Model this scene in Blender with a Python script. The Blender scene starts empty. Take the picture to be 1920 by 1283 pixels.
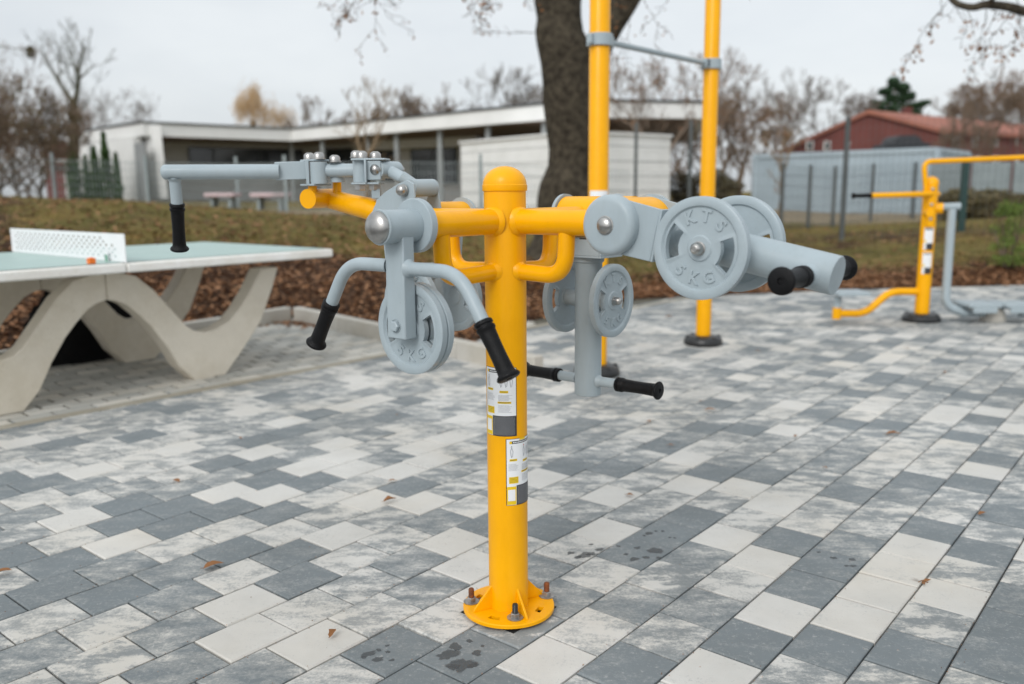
import bpy, math, random
from mathutils import Vector, Matrix, noise
V = Vector
sc = bpy.context.scene
COL = sc.collection
# ------------------------------------------------------------ camera frame
H = 1.116
F = 1617.15
PITCH = math.radians(9.8676); ROLL = math.radians(-0.48582)
FW = V((0, math.cos(PITCH), -math.sin(PITCH)))
_r = V((1, 0, 0)); _u = V((0, math.sin(PITCH), math.cos(PITCH)))
RT = math.cos(ROLL)*_r + math.sin(ROLL)*_u
UP = -math.sin(ROLL)*_r + math.cos(ROLL)*_u
CAM = V((0, 0, H))
def ray(px, py): return FW + RT*((px-960)/F) - UP*((py-641.5)/F)
def gz(px, py, z=0.0):
    d = ray(px, py); return CAM + d*((z-H)/d.z)
def gy(px, py, y):
    d = ray(px, py); return CAM + d*(y/d.y)
def hitplane(px, py, P, n):
    d = ray(px, py); return CAM + d*((P-CAM).dot(n)/d.dot(n))

# ------------------------------------------------------------ mesh helpers
def org(o):
    p = V((0, 0, 0))
    while o is not None:
        p += o.location; o = o.parent
    return p
class MB:
    def __init__(s): s.v = []; s.f = []; s.m = []; s.cur = 0
    def add(s, vs, fs):
        b = len(s.v); s.v += [tuple(x) for x in vs]
        for f in fs: s.f.append([b+i for i in f]); s.m.append(s.cur)
        return b
    def box(s, c, size, ax=None, ay=None, az=None):
        c = V(c); ax = V(ax or (1,0,0)).normalized(); ay = V(ay or (0,1,0)).normalized()
        az = V(az).normalized() if az else ax.cross(ay).normalized()
        hx, hy, hz = size[0]/2, size[1]/2, size[2]/2
        vs = [c+ax*(hx*i)+ay*(hy*j)+az*(hz*k) for i in (-1,1) for j in (-1,1) for k in (-1,1)]
        s.add(vs, [(0,1,3,2),(4,6,7,5),(0,4,5,1),(2,3,7,6),(0,2,6,4),(1,5,7,3)])
    def bar(s, a, b, w, h, up=(0,0,1)):
        a = V(a); b = V(b); d = (b-a); L = d.length; d.normalize()
        side = d.cross(V(up)).normalized(); u2 = side.cross(d)
        s.box((a+b)/2, (L, w, h), d, side, u2)
    def tube(s, pts, r, n=16, caps=True):
        pts = [V(p) for p in pts]
        if not isinstance(r, (list, tuple)): r = [r]*len(pts)
        t0 = (pts[1]-pts[0]).normalized()
        ref = V((0,0,1)) if abs(t0.z) < .9 else V((1,0,0))
        u = t0.cross(ref).normalized(); rings = []
        b0 = len(s.v)
        for i, p in enumerate(pts):
            if i == 0: t = t0
            elif i == len(pts)-1: t = (pts[i]-pts[i-1]).normalized()
            else: t = ((pts[i]-pts[i-1]).normalized()+(pts[i+1]-pts[i]).normalized()).normalized()
            u = (u - t*u.dot(t)).normalized(); w = t.cross(u)
            for k in range(n):
                a = 2*math.pi*k/n
                s.v.append(tuple(p+(u*math.cos(a)+w*math.sin(a))*r[i]))
        for i in range(len(pts)-1):
            for k in range(n):
                k2 = (k+1) % n
                s.f.append([b0+i*n+k, b0+i*n+k2, b0+(i+1)*n+k2, b0+(i+1)*n+k]); s.m.append(s.cur)
        if caps:
            s.f.append([b0+k for k in range(n)][::-1]); s.m.append(s.cur)
            e = b0+(len(pts)-1)*n
            s.f.append([e+k for k in range(n)]); s.m.append(s.cur)
    def lathe(s, o, axis, prof, n=32):
        o = V(o); ax = V(axis).normalized()
        ref = V((0,0,1)) if abs(ax.z) < .9 else V((1,0,0))
        u = ax.cross(ref).normalized(); w = ax.cross(u)
        b0 = len(s.v); idx = []
        for t, r in prof:
            if r < 1e-6:
                idx.append([len(s.v)]*n); s.v.append(tuple(o+ax*t))
            else:
                st = len(s.v); idx.append([st+k for k in range(n)])
                for k in range(n):
                    a = 2*math.pi*k/n; s.v.append(tuple(o+ax*t+(u*math.cos(a)+w*math.sin(a))*r))
        for i in range(len(prof)-1):
            for k in range(n):
                k2 = (k+1) % n
                q = [idx[i][k], idx[i][k2], idx[i+1][k2], idx[i+1][k]]
                q2 = []
                for x in q:
                    if x not in q2: q2.append(x)
                if len(q2) > 2: s.f.append(q2); s.m.append(s.cur)
    def prism(s, poly, ext):
        poly = [V(p) for p in poly]; e = V(ext); n = len(poly)
        vs = poly+[p+e for p in poly]
        s.add(vs, [tuple(range(n))[::-1], tuple(range(n, 2*n))]+[(i, (i+1) % n, n+(i+1) % n, n+i) for i in range(n)])
    def quad(s, a, b, c, d): s.add([a, b, c, d], [(0, 1, 2, 3)])
    def build(s, name, mats, parent=None, sharp=35, bevel=0, smooth=True):
        o0 = org(parent) if parent is not None else V((0,0,0))
        me = bpy.data.meshes.new(name)
        me.from_pydata([(x-o0.x, y-o0.y, z-o0.z) for x, y, z in s.v], [], s.f)
        if not isinstance(mats, (list, tuple)): mats = [mats]
        for m in mats: me.materials.append(m)
        if len(mats) > 1: me.polygons.foreach_set('material_index', s.m)
        if smooth:
            me.polygons.foreach_set('use_smooth', [True]*len(me.polygons))
            me.update(); me.set_sharp_from_angle(angle=math.radians(sharp))
        me.update()
        o = bpy.data.objects.new(name, me); COL.objects.link(o); o.parent = parent
        if bevel:
            md = o.modifiers.new('bevel', 'BEVEL'); md.width = bevel; md.segments = 2; md.limit_method = 'ANGLE'; md.angle_limit = math.radians(40)
        return o
def tag(o, label=None, cat=None, group=None, kind=None):
    if label: o['label'] = label
    if cat: o['category'] = cat
    if group: o['group'] = group
    if kind: o['kind'] = kind
    return o
def thing(name, label, cat, loc=(0,0,0), group=None):
    o = bpy.data.objects.new(name, None); COL.objects.link(o); o.location = loc
    o.empty_display_size = .2
    return tag(o, label, cat, group)
def curve(pts, n=8, tens=.5):
    "Catmull-Rom through pts"
    P = [V(p) for p in pts]; P = [P[0]*2-P[1]]+P+[P[-1]*2-P[-2]]; out = []
    for i in range(1, len(P)-2):
        for k in range(n):
            t = k/n; a, b, c, d = P[i-1:i+3]
            out.append(.5*((2*b)+(c-a)*t+(2*a-5*b+4*c-d)*t*t+(3*b-a-3*c+d)*t*t*t))
    out.append(P[-2]); return out
def fillet(pts, r, n=8):
    "polyline with rounded corners"
    P = [V(p) for p in pts]; out = [P[0]]
    for i in range(1, len(P)-1):
        a = (P[i-1]-P[i]); b = (P[i+1]-P[i]); rr = min(r, a.length*.49, b.length*.49)
        p0 = P[i]+a.normalized()*rr; p1 = P[i]+b.normalized()*rr
        for k in range(n+1):
            t = k/n; out.append(p0*(1-t)**2+P[i]*2*t*(1-t)+p1*t*t)
    out.append(P[-1]); return out

# ------------------------------------------------------------ materials
def newmat(name):
    m = bpy.data.materials.new(name); m.use_nodes = True
    nt = m.node_tree; b = nt.nodes['Principled BSDF']
    return m, nt, b
def N(nt, t, **kw):
    n = nt.nodes.new(t)
    for k, v in kw.items():
        if k in n.inputs: n.inputs[k].default_value = v
        else: setattr(n, k, v)
    return n
def coord(nt):
    return N(nt, 'ShaderNodeTexCoord').outputs['Object']
def noisen(nt, scale, detail=4, rough=.6, vec=None):
    n = N(nt, 'ShaderNodeTexNoise'); n.inputs['Scale'].default_value = scale
    n.inputs['Detail'].default_value = detail; n.inputs['Roughness'].default_value = rough
    nt.links.new(vec or coord(nt), n.inputs['Vector']); return n.outputs['Fac']
def ramp(nt, fac, stops):
    r = N(nt, 'ShaderNodeValToRGB'); e = r.color_ramp.elements
    while len(e) < len(stops): e.new(.5)
    for i, (p, c) in enumerate(stops):
        e[i].position = p; e[i].color = (*c, 1) if len(c) == 3 else c
    nt.links.new(fac, r.inputs['Fac']); return r.outputs['Color']
def bumpn(nt, b, h, strength=.3, dist=.01):
    bp = N(nt, 'ShaderNodeBump'); bp.inputs['Strength'].default_value = strength; bp.inputs['Distance'].default_value = dist
    nt.links.new(h, bp.inputs['Height']); nt.links.new(bp.outputs['Normal'], b.inputs['Normal'])
def mixc(nt, fac, a, b, mode='MIX'):
    m = N(nt, 'ShaderNodeMix', data_type='RGBA', blend_type=mode)
    if isinstance(fac, (int, float)): m.inputs[0].default_value = fac
    else: nt.links.new(fac, m.inputs[0])
    for i, x in ((6, a), (7, b)):
        if isinstance(x, tuple): m.inputs[i].default_value = (*x, 1)
        else: nt.links.new(x, m.inputs[i])
    return m.outputs[2]
def mathn(nt, op, a, b=0.0, c=0.0, clamp=False):
    m = N(nt, 'ShaderNodeMath', operation=op); m.use_clamp = clamp
    for i, x in enumerate((a, b, c)):
        if isinstance(x, (int, float)): m.inputs[i].default_value = x
        else: nt.links.new(x, m.inputs[i])
    return m.outputs[0]
def simple(name, c1, c2=None, scale=8, rough=.6, metal=0, bump=.1, bscale=60, spec=.5, bdist=.002, coat=0, lo=.35, hi=.65, detail=5):
    m, nt, b = newmat(name)
    c2 = c2 or tuple(x*.85 for x in c1)
    nt.links.new(ramp(nt, noisen(nt, scale, detail), [(lo, c1), (hi, c2)]), b.inputs['Base Color'])
    b.inputs['Roughness'].default_value = rough; b.inputs['Metallic'].default_value = metal
    b.inputs['Specular IOR Level'].default_value = spec
    b.inputs['Coat Weight'].default_value = coat; b.inputs['Coat Roughness'].default_value = .12
    if bump: bumpn(nt, b, noisen(nt, bscale, 3), bump, bdist)
    return m
M = {}
def powder(name, c1, c2):
    m, nt, b = newmat(name)
    base = ramp(nt, noisen(nt, 9, 6, .65), [(.3, c1), (.75, c2)])
    specks = ramp(nt, noisen(nt, 190, 3, .7), [(.71, (1, 1, 1)), (.76, (.62, .58, .52))])
    mp = N(nt, 'ShaderNodeMapping'); mp.inputs['Scale'].default_value = (26, 26, 5); nt.links.new(coord(nt), mp.inputs['Vector'])
    streak = ramp(nt, noisen(nt, 1.0, 7, .75, mp.outputs[0]), [(.34, (.955, .95, .94)), (.55, (1, 1, 1))])
    base = mixc(nt, 1.0, base, streak, 'MULTIPLY')
    nt.links.new(mixc(nt, 1.0, base, specks, 'MULTIPLY'), b.inputs['Base Color'])
    b.inputs['Specular IOR Level'].default_value = .22; b.inputs['Coat Weight'].default_value = .12; b.inputs['Coat Roughness'].default_value = .06
    rg = mathn(nt, 'MULTIPLY_ADD', noisen(nt, 14, 5), .25, .24)
    nt.links.new(rg, b.inputs['Roughness'])
    bumpn(nt, b, mathn(nt, 'ADD', noisen(nt, 330, 2), mathn(nt, 'MULTIPLY', noisen(nt, 30, 3), 1.6)), .22, .0008)
    return m
M['yellow'] = powder('yellow_paint', (.90, .418, .0), (.84, .378, .0))
M['yellow_far'] = M['yellow']
M['grey'] = powder('grey_paint', (.365, .425, .455), (.325, .385, .415))
M['steel'] = simple('steel', (.50, .49, .47), (.38, .37, .36), 40, .33, 1.0, .05, 200)
M['zinc'] = simple('zinc', (.42, .41, .40), (.25, .24, .23), 60, .5, .7, .3, 90)
M['rust'] = simple('rusty_thread', (.30, .085, .018), (.10, .04, .02), 60, .75, .2, .5, 200)
m, nt, b = newmat('black_rubber'); M['rubber'] = m
nt.links.new(ramp(nt, noisen(nt, 30, 4), [(.3, (.005, .005, .0055)), (.8, (.010, .010, .011))]), b.inputs['Base Color'])
b.inputs['Roughness'].default_value = .45; b.inputs['Specular IOR Level'].default_value = .16
vo = N(nt, 'ShaderNodeTexVoronoi'); vo.inputs['Scale'].default_value = 420; nt.links.new(coord(nt), vo.inputs['Vector'])
bumpn(nt, b, vo.outputs['Distance'], .55, .0012)
M['black_base'] = simple('black_base_cover', (.012, .013, .014), (.02, .02, .02), 12, .35, 0, .1, 40)
M['white_print'] = simple('sticker_white', (.80, .81, .82), (.75, .76, .77), 20, .3, 0, 0)
M['black_print'] = simple('sticker_black', (.028, .028, .032), (.04, .04, .045), 20, .35, 0, 0)
M['yellow_print'] = simple('sticker_yellow', (.80, .55, .01), (.75, .50, .01), 20, .3, 0, 0)
M['text_grey'] = simple('sticker_text', (.30, .31, .33), (.4, .41, .43), 200, .4, 0, 0)
M['text_red'] = simple('sticker_red', (.6, .08, .05), None, 20, .4, 0, 0)
M['pale_blue'] = simple('sticker_pale', (.52, .57, .62), None, 20, .35, 0, 0)
# concrete
def concrete(name, c1, c2, dark):
    m, nt, b = newmat(name)
    base = ramp(nt, noisen(nt, 3.5, 7, .7), [(.3, c1), (.7, c2)])
    sp = ramp(nt, noisen(nt, 70, 4, .7), [(.28, dark), (.40, (1, 1, 1))])
    st = ramp(nt, noisen(nt, 1.6, 6, .75), [(.40, (.86, .84, .80)), (.6, (1, 1, 1))])
    nt.links.new(mixc(nt, 1.0, mixc(nt, 1.0, base, sp, 'MULTIPLY'), st, 'MULTIPLY'), b.inputs['Base Color'])
    b.inputs['Roughness'].default_value = .75; bumpn(nt, b, noisen(nt, 90, 4), .25, .002); return m
M['concrete'] = concrete('leg_concrete', (.74, .685, .585), (.66, .61, .52), (.80, .77, .72))
M['white_conc'] = concrete('white_terrazzo', (.90, .895, .87), (.86, .85, .82), (.8, .78, .75))
M['kerb'] = concrete('kerb_concrete', (.52, .50, .455), (.44, .42, .38), (.7, .68, .64))
M['table_green'] = simple('pale_green_playing_surface', (.36, .485, .45), (.33, .45, .42), 5, .42, 0, .08, 60)
M['orange'] = simple('orange_plastic', (.85, .19, .02), None, 20, .35, 0, 0)
M['green_label'] = simple('green_label', (.05, .22, .13), (.2, .35, .28), 60, .4, 0, 0)
# pavers
def paver_mat(name, white, dark, warm, nscale):
    m, nt, b = newmat(name)
    at = N(nt, 'ShaderNodeAttribute'); at.attribute_name = 'tone'
    sp = N(nt, 'ShaderNodeSeparateColor'); nt.links.new(at.outputs['Color'], sp.inputs['Color'])
    co = coord(nt)
    off = N(nt, 'ShaderNodeVectorMath', operation='MULTIPLY_ADD')
    cb = N(nt, 'ShaderNodeCombineXYZ'); nt.links.new(sp.outputs[2], cb.inputs[0]); nt.links.new(sp.outputs[2], cb.inputs[2]); nt.links.new(sp.outputs[2], cb.inputs[1])
    nt.links.new(cb.outputs[0], off.inputs[0]); off.inputs[1].default_value = (37, 91, 53); nt.links.new(co, off.inputs[2])
    mp = N(nt, 'ShaderNodeMapping'); mp.inputs['Rotation'].default_value = (0, 0, math.radians(15)); mp.inputs['Scale'].default_value = (.62, 1.25, 1)
    nt.links.new(off.outputs[0], mp.inputs['Vector'])
    n1 = noisen(nt, nscale, 10, .66, mp.outputs[0]); n2 = noisen(nt, 95, 6, .8, co)
    k = mathn(nt, 'MULTIPLY_ADD', mathn(nt, 'SUBTRACT', n1, .5), sp.outputs[1], sp.outputs[0])
    k = mathn(nt, 'MULTIPLY_ADD', mathn(nt, 'SUBTRACT', n2, .5), 1.5, k)
    k = mathn(nt, 'MINIMUM', k, mathn(nt, 'ADD', sp.outputs[0], .30))
    k = mathn(nt, 'ADD', k, 0, clamp=True)
    base = ramp(nt, k, [(.14, white), (.34, tuple(.62*a+.38*c for a, c in zip(white, dark))), (.54, tuple(.30*a+.70*c for a, c in zip(white, dark))), (.95, dark)])
    w = mathn(nt, 'MULTIPLY', mathn(nt, 'SUBTRACT', 1.0, k, clamp=True), ramp(nt, noisen(nt, 1.3, 3), [(.45, (0, 0, 0)), (.7, (1, 1, 1))]))
    base = mixc(nt, w, base, warm, 'MULTIPLY')
    grime = ramp(nt, noisen(nt, .8, 6, .7), [(.34, (.74, .735, .72)), (.66, (1, 1, 1))])
    base = mixc(nt, 1.0, base, grime, 'MULTIPLY')
    lt = ramp(nt, noisen(nt, 48, 6, .82, co), [(.56, (0, 0, 0)), (.70, (.55, .55, .55))])
    base = mixc(nt, lt, base, tuple(x*.85 for x in white))
    spk = ramp(nt, noisen(nt, 260, 2, .8), [(.24, (.55, .55, .55)), (.34, (1, 1, 1))])
    base = mixc(nt, 1.0, base, spk, 'MULTIPLY')
    nt.links.new(base, b.inputs['Base Color'])
    b.inputs['Roughness'].default_value = .72; b.inputs['Specular IOR Level'].default_value = .35
    bumpn(nt, b, mathn(nt, 'ADD', noisen(nt, 230, 4, .8, co), mathn(nt, 'MULTIPLY', noisen(nt, 30, 4, .6, co), 1.5)), .35, .0015)
    return m
M['paver'] = paver_mat('mottled_paver', (.625, .613, .585), (.188, .213, .226), (1, .965, .91), 14.0)
M['small_paver'] = paver_mat('small_pale_paver', (.60, .585, .54), (.40, .40, .375), (1, .95, .88), 6)
M['strip'] = concrete('edging_concrete', (.36, .33, .27), (.28, .26, .21), (.7, .68, .64))
M['joint'] = simple('joint_sand', (.018, .017, .016), (.05, .046, .040), 30, .95, 0, .5, 120)
M['joint_pale'] = simple('joint_sand_pale', (.06, .056, .04), (.12, .11, .08), 20, .95, 0, .5, 120)
# terrain
m, nt, b = newmat('soil_and_grass'); M['terrain'] = m
at = N(nt, 'ShaderNodeAttribute'); at.attribute_name = 'tone'
sp = N(nt, 'ShaderNodeSeparateColor'); nt.links.new(at.outputs['Color'], sp.inputs['Color'])
soil = ramp(nt, noisen(nt, 5, 9, .75), [(.25, (.024, .012, .007)), (.5, (.07, .037, .021)), (.75, (.15, .088, .052))])
gr = ramp(nt, noisen(nt, 3.2, 9, .8), [(.28, (.065, .055, .016)), (.5, (.18, .15, .048)), (.72, (.32, .235, .10))])
gp = ramp(nt, noisen(nt, .9, 6, .75), [(.36, (.60, .66, .50)), (.5, (.95, .92, .85)), (.66, (1.25, 1.05, .9))])
gr = mixc(nt, 1.0, gr, gp, 'MULTIPLY')
fac = mathn(nt, 'MULTIPLY_ADD', mathn(nt, 'SUBTRACT', noisen(nt, 1.9, 8, .75), .5), 2.7, sp.outputs[0])
fac = mathn(nt, 'MULTIPLY_ADD', mathn(nt, 'SUBTRACT', fac, .5), 2.6, .5, clamp=True)
c = mixc(nt, fac, soil, gr)
c = mixc(nt, sp.outputs[1], c, ramp(nt, noisen(nt, 6, 6, .7), [(.3, (.30, .24, .17)), (.7, (.40, .33, .25))]))
nt.links.new(c, b.inputs['Base Color']); b.inputs['Roughness'].default_value = .95; b.inputs['Specular IOR Level'].default_value = .15
bumpn(nt, b, noisen(nt, 16, 8, .8), 1.0, .05)
M['bark'] = simple('bark', (.020, .016, .012), (.098, .082, .058), 13, .95, 0, 1.0, 30, .15, .03, lo=.3, hi=.7, detail=9)
M['bark_far'] = simple('grey_bark', (.14, .12, .105), (.20, .175, .15), 5, .9, 0, 0, spec=.1)
M['bark_brown'] = simple('brown_bark', (.135, .098, .072), (.21, .16, .12), 5, .9, 0, 0, spec=.1)
M['bark_tan'] = simple('tan_bark', (.27, .20, .13), (.20, .145, .09), 5, .9, 0, 0, spec=.1)
M['bark_moss'] = simple('mossy_bark', (.06, .062, .035), (.11, .098, .07), 5, .9, 0, 0, spec=.1)
def leafm(name, a, b2, c):
    m, nt, b = newmat(name)
    gi = N(nt, 'ShaderNodeNewGeometry')
    nt.links.new(ramp(nt, gi.outputs['Random Per Island'], [(0, a), (.5, b2), (1, c)]), b.inputs['Base Color'])
    b.inputs['Roughness'].default_value = .7; b.inputs['Specular IOR Level'].default_value = .2
    return m
M['leaf_brown'] = leafm('brown_leaves', (.10, .042, .016), (.21, .092, .035), (.33, .17, .075))
M['leaf_litter'] = leafm('leaf_litter', (.09, .038, .018), (.21, .098, .042), (.40, .22, .12))
M['leaf_pine'] = leafm('pine_needles', (.018, .045, .022), (.035, .075, .035), (.055, .10, .05))
M['leaf_conifer'] = leafm('conifer_green', (.035, .075, .018), (.06, .12, .03), (.10, .17, .05))
M['leaf_bush'] = leafm('bush_green', (.06, .11, .02), (.12, .18, .035), (.20, .26, .06))
M['leaf_olive'] = leafm('olive_leaves', (.085, .075, .035), (.13, .11, .055), (.18, .14, .08))
M['leaf_gold'] = leafm('willow_gold', (.42, .27, .13), (.52, .36, .19), (.60, .45, .28))
M['twig'] = simple('twig', (.055, .042, .03), (.10, .078, .055), 10, .9, 0, 0, spec=.1)
M['wall_white'] = simple('white_render', (.80, .80, .78), (.74, .74, .72), 1.3, .8, 0, .1, 20)
M['wall_shed'] = simple('pale_panels', (.78, .78, .76), (.70, .70, .675), 1.5, .7, 0, .1, 20)
M['wall_beige'] = simple('grey_brick_wall', (.60, .59, .565), (.52, .51, .49), 2, .85, 0, .1, 20)
M['soffit'] = simple('brown_wood_soffit', (.21, .145, .11), (.17, .115, .085), 2, .7, 0, .1, 20)
M['glass'] = simple('dark_window', (.025, .03, .035), (.04, .045, .05), 2, .12, 0, 0, spec=.8)
M['frame_dark'] = simple('dark_frame', (.05, .052, .055), None, 3, .5, 0, 0)
M['door_grey'] = simple('grey_door', (.30, .31, .31), None, 3, .5, 0, 0)
M['red_wall'] = simple('dark_red_wall', (.15, .045, .038), (.115, .036, .03), .8, .85, 0, .1, 10)
M['red_roof'] = simple('red_roof', (.34, .13, .085), (.27, .10, .07), .9, .8, 0, .1, 10)
M['container'] = simple('pale_blue_steel', (.40, .475, .52), (.35, .42, .465), .9, .55, 0, .1, 10)
M['column'] = simple('column_grey', (.33, .35, .35), None, 3, .5, 0, 0)
M['fence'] = simple('fence_steel', (.24, .28, .285), (.29, .33, .335), 3, .5, .3, 0)
M['fence_dark'] = simple('dark_fence_steel', (.075, .085, .085), (.10, .11, .11), 3, .5, .2, 0)
M['fence_green'] = simple('green_fence_steel', (.03, .07, .065), None, 3, .5, .2, 0)
M['stone_white'] = simple('pale_path', (.42, .38, .33), (.50, .45, .40), 2, .9, 0, .2, 20)
M['pink'] = simple('pink_top', (.60, .46, .47), None, 3, .6, 0, 0)
M['dark_roof'] = simple('black_felt', (.02, .02, .022), (.03, .03, .033), 3, .6, 0, 0)
m, nt, b = newmat('wet_patch'); M['wet'] = m
b.inputs['Base Color'].default_value = (.075, .08, .083, 1); b.inputs['Roughness'].default_value = .6
at = N(nt, 'ShaderNodeAttribute'); at.attribute_name = 'tone'
sp = N(nt, 'ShaderNodeSeparateColor'); nt.links.new(at.outputs['Color'], sp.inputs['Color'])
al = mathn(nt, 'MULTIPLY_ADD', mathn(nt, 'SUBTRACT', noisen(nt, 90, 5, .7), .5), 1.1, sp.outputs[0])
nt.links.new(mathn(nt, 'MULTIPLY', mathn(nt, 'MULTIPLY', mathn(nt, 'SUBTRACT', al, .28), 3.0, clamp=True), .62), b.inputs['Alpha'])
M['hole'] = simple('painted_gap_shade', (.008, .008, .008), None, 30, .95, 0, 0)  # near-black colour standing for the shade inside a gap

# ============================================================ PAVING
YAW = math.radians(39.507)
U = V((math.sin(YAW), math.cos(YAW), 0)); NN = V((math.cos(YAW), -math.sin(YAW), 0))
PW = .150911*H; PL = .1735*H; C0 = -.2110*H
def inpoly(x, y, poly):
    ins = False; j = len(poly)-1
    for i in range(len(poly)):
        xi, yi = poly[i]; xj, yj = poly[j]
        if (yi > y) != (yj > y) and x < (xj-xi)*(y-yi)/(yj-yi)+xi: ins = not ins
        j = i
    return ins
padA = gz(0, 809); padB = gz(712, 672)
padDir = (padB-padA).normalized(); padNrm = V((-padDir.y, padDir.x, 0))   # points to the pad side
def side(p): return (V((p[0], p[1], 0))-padA).dot(padNrm)
tones = {}
def c1(l): return [(960+x/2, 860+y/2) for x, y in l]
def c2(l): return [(x/2, 860+y/2) for x, y in l]
def pid(p):
    g = V((p[0], p[1], 0)); k = math.floor((C0-g.dot(NN))/PW); s0 = (.157 if k % 2 == 0 else .070)*H
    j = math.floor((g.dot(U)-s0)/PL); return k, j
for tn, l in ((.02, c1([(360,270),(800,290),(935,385),(1000,590),(150,740),(740,780),(1520,335),(1430,400),(1370,495),(1650,510),(1910,370),(865,100),(370,140),(100,190)])+
                  c2([(880,550),(900,680),(1000,135),(850,125),(1690,310),(320,35),(1600,160),(450,330)])+[(640,832),(690,850),(560,880),(1210,740),(1840,880)]),
              (.22, c1([(850,450),(330,440),(300,640),(1060,110),(1590,30),(1390,45),(1120,230)])+
                  c2([(210,310),(370,640),(110,650),(600,345),(1400,590),(1140,570),(130,150),(470,35),(670,50),(900,420),(1640,580)])),
              (.95, c1([(1060,280),(1200,400),(1110,490),(880,650),(1190,680),(430,750),(590,270),(460,350),(1500,690),(1750,360),(1590,250),(1560,90),(1750,100),(1800,740),(170,250),(1870,590)])+
                  c2([(180,500),(390,520),(190,400),(650,650),(640,180),(650,250),(860,190),(1040,200),(870,330),(1110,460),(130,85),(470,235),(30,360),(1450,730),(1740,730),(1000,70)])),
              (.68, c1([(700,360),(270,490),(1350,320),(1260,290)])+c2([(580,550),(430,410),(700,750),(950,780),(600,730),(1600,500),(1640,230)]))):
    for px, py in l: tones[pid(gz(px, py))] = tn
def paver(mb, cols, c, ax, ay, lx, ly, z0, z1, tone, mott, rnd, dz=0.0, bev=.0036):
    a = ax*(lx/2); b = ay*(ly/2); e1 = ax*bev; e2 = ay*bev
    top = [c-a+e1-b+e2, c+a-e1-b+e2, c+a-e1+b-e2, c-a+e1+b-e2]
    mid = [c-a-b, c+a-b, c+a+b, c-a+b]
    tl = (random.uniform(-1, 1)*.0009, random.uniform(-1, 1)*.0009)
    vs = []
    for i, p in enumerate(top): vs.append(V((p.x, p.y, z1+dz+tl[0]*(1 if i in (1, 2) else -1)+tl[1]*(1 if i > 1 else -1))))
    for i, p in enumerate(mid): vs.append(V((p.x, p.y, z1+dz-.0028)))
    for i, p in enumerate(mid): vs.append(V((p.x, p.y, z0)))
    mb.add(vs, [(0,1,2,3)]+[(4+i, 4+(i+1) % 4, (i+1) % 4, i) for i in range(4)]+[(8+i, 8+(i+1) % 4, 4+(i+1) % 4, 4+i) for i in range(4)])
    cols.extend([(tone, mott, rnd, 1)]*12)
    return tl
def colour_attr(o, cols):
    ca = o.data.color_attributes.new('tone', 'FLOAT_COLOR', 'POINT')
    ca.data.foreach_set('color', [x for c in cols for x in c])
TOPS = {}
random.seed(5)
mb = MB(); cols = []
for k in range(-50, 46):
    s0 = (.157 if k % 2 == 0 else .070)*H
    for j in range(-20, 72):
        c = NN*(C0-(k+.5)*PW)+U*(s0+(j+.5)*PL)
        if c.y < .35 or c.y > 11.5 or c.x < -5.5 or c.x > 8.0 or abs(c.x) > .75*c.y+1.6: continue
        if side(c) > .10: continue
        t = tones.get((k, j))
        r = random.random()
        if t is None:
            q = random.random()
            t = .04 if q < .12 else .24 if q < .30 else .46 if q < .66 else .66 if q < .85 else .92
            t += random.uniform(-.05, .05)
        mott = (1.0 if t < .1 else 2.8 if t < .3 else 3.9 if t < .6 else 3.0 if t < .8 else 1.5)*random.uniform(.7, 1.15)
        dzz = random.uniform(-.0013, .0013); TOPS[(k, j)] = (c, dzz)+paver(mb, cols, c, U, NN, PL-.005, PW-.005, -.06, 0, t, mott, r, dzz)
paving = tag(mb.build('paving', M['paver'], smooth=False), kind='structure'); colour_attr(paving, cols)
mb = MB(); mb.quad((-14, -3, -.012), (14, -3, -.012), (14, 12, -.012), (-14, 12, -.012))
tag(mb.build('paving_bed', M['joint']), kind='structure')
# pale pad of small pavers under the table, edging strip
mb = MB(); cols = []
for i in range(-30, 60):
    for j in range(-2, 60):
        c = padA+padDir*((i+(.5 if j % 2 else 0))*.205)+padNrm*(.10+.052+j*.105)
        if c.x < -7.5 or c.y > 8.2 or c.y < 2.6 or c.x > .2: continue
        if side(c) < .13: continue
        paver(mb, cols, c, padDir, padNrm, .186, .087, -.05, .004, random.choice((.05, .25, .5, .8, .95))+random.uniform(-.1, .1), 1.2, random.random(), random.uniform(-.0015, .0015), .004)
pad = tag(mb.build('table_paving', M['small_paver'], smooth=False), kind='structure'); colour_attr(pad, cols)
mb = MB()
for i in range(-30, 40):
    c = padA+padDir*(i*.5+.25)+padNrm*.055
    mb.box(c+V((0, 0, -.03)), (.495, .07, .075), padDir, padNrm)
tag(mb.build('edging_strip', M['strip'], bevel=.004), kind='structure')
mb = MB(); a = padA-padDir*6+padNrm*.09; b_ = padA+padDir*9+padNrm*.09
mb.quad(a+V((0,0,-.006)), b_+V((0,0,-.006)), b_+padNrm*6+V((0,0,-.006)), a+padNrm*6+V((0,0,-.006)))
tag(mb.build('table_paving_bed', M['joint_pale']), kind='structure')

# kerb
KC = gz(548, 602); KR = gz(712, 640); KL = gz(0, 697)
kd2 = (KR-KC).normalized(); kd1 = (KL-KC).normalized()
mb = MB()
def kerbrun(a, d, L, seg, off):
    nrm = V((-d.y, d.x, 0))
    if (nrm.y < 0): nrm = -nrm
    i = 0
    while i*seg < L:
        mb.box(a+d*(i*seg+seg/2)+nrm*.04+V((0, 0, .04)), (seg-.006, .08, .17), d, nrm); i += 1
kerbrun(KC, kd1, 6.5, .72, 0); kerbrun(KC+kd2*.02, kd2, 3.2, .8, 0)
tag(mb.build('kerb', M['kerb'], bevel=.008), kind='structure')

# ============================================================ TERRAIN
def zat(px, py, d): return gy(px, py, d).z
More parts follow.
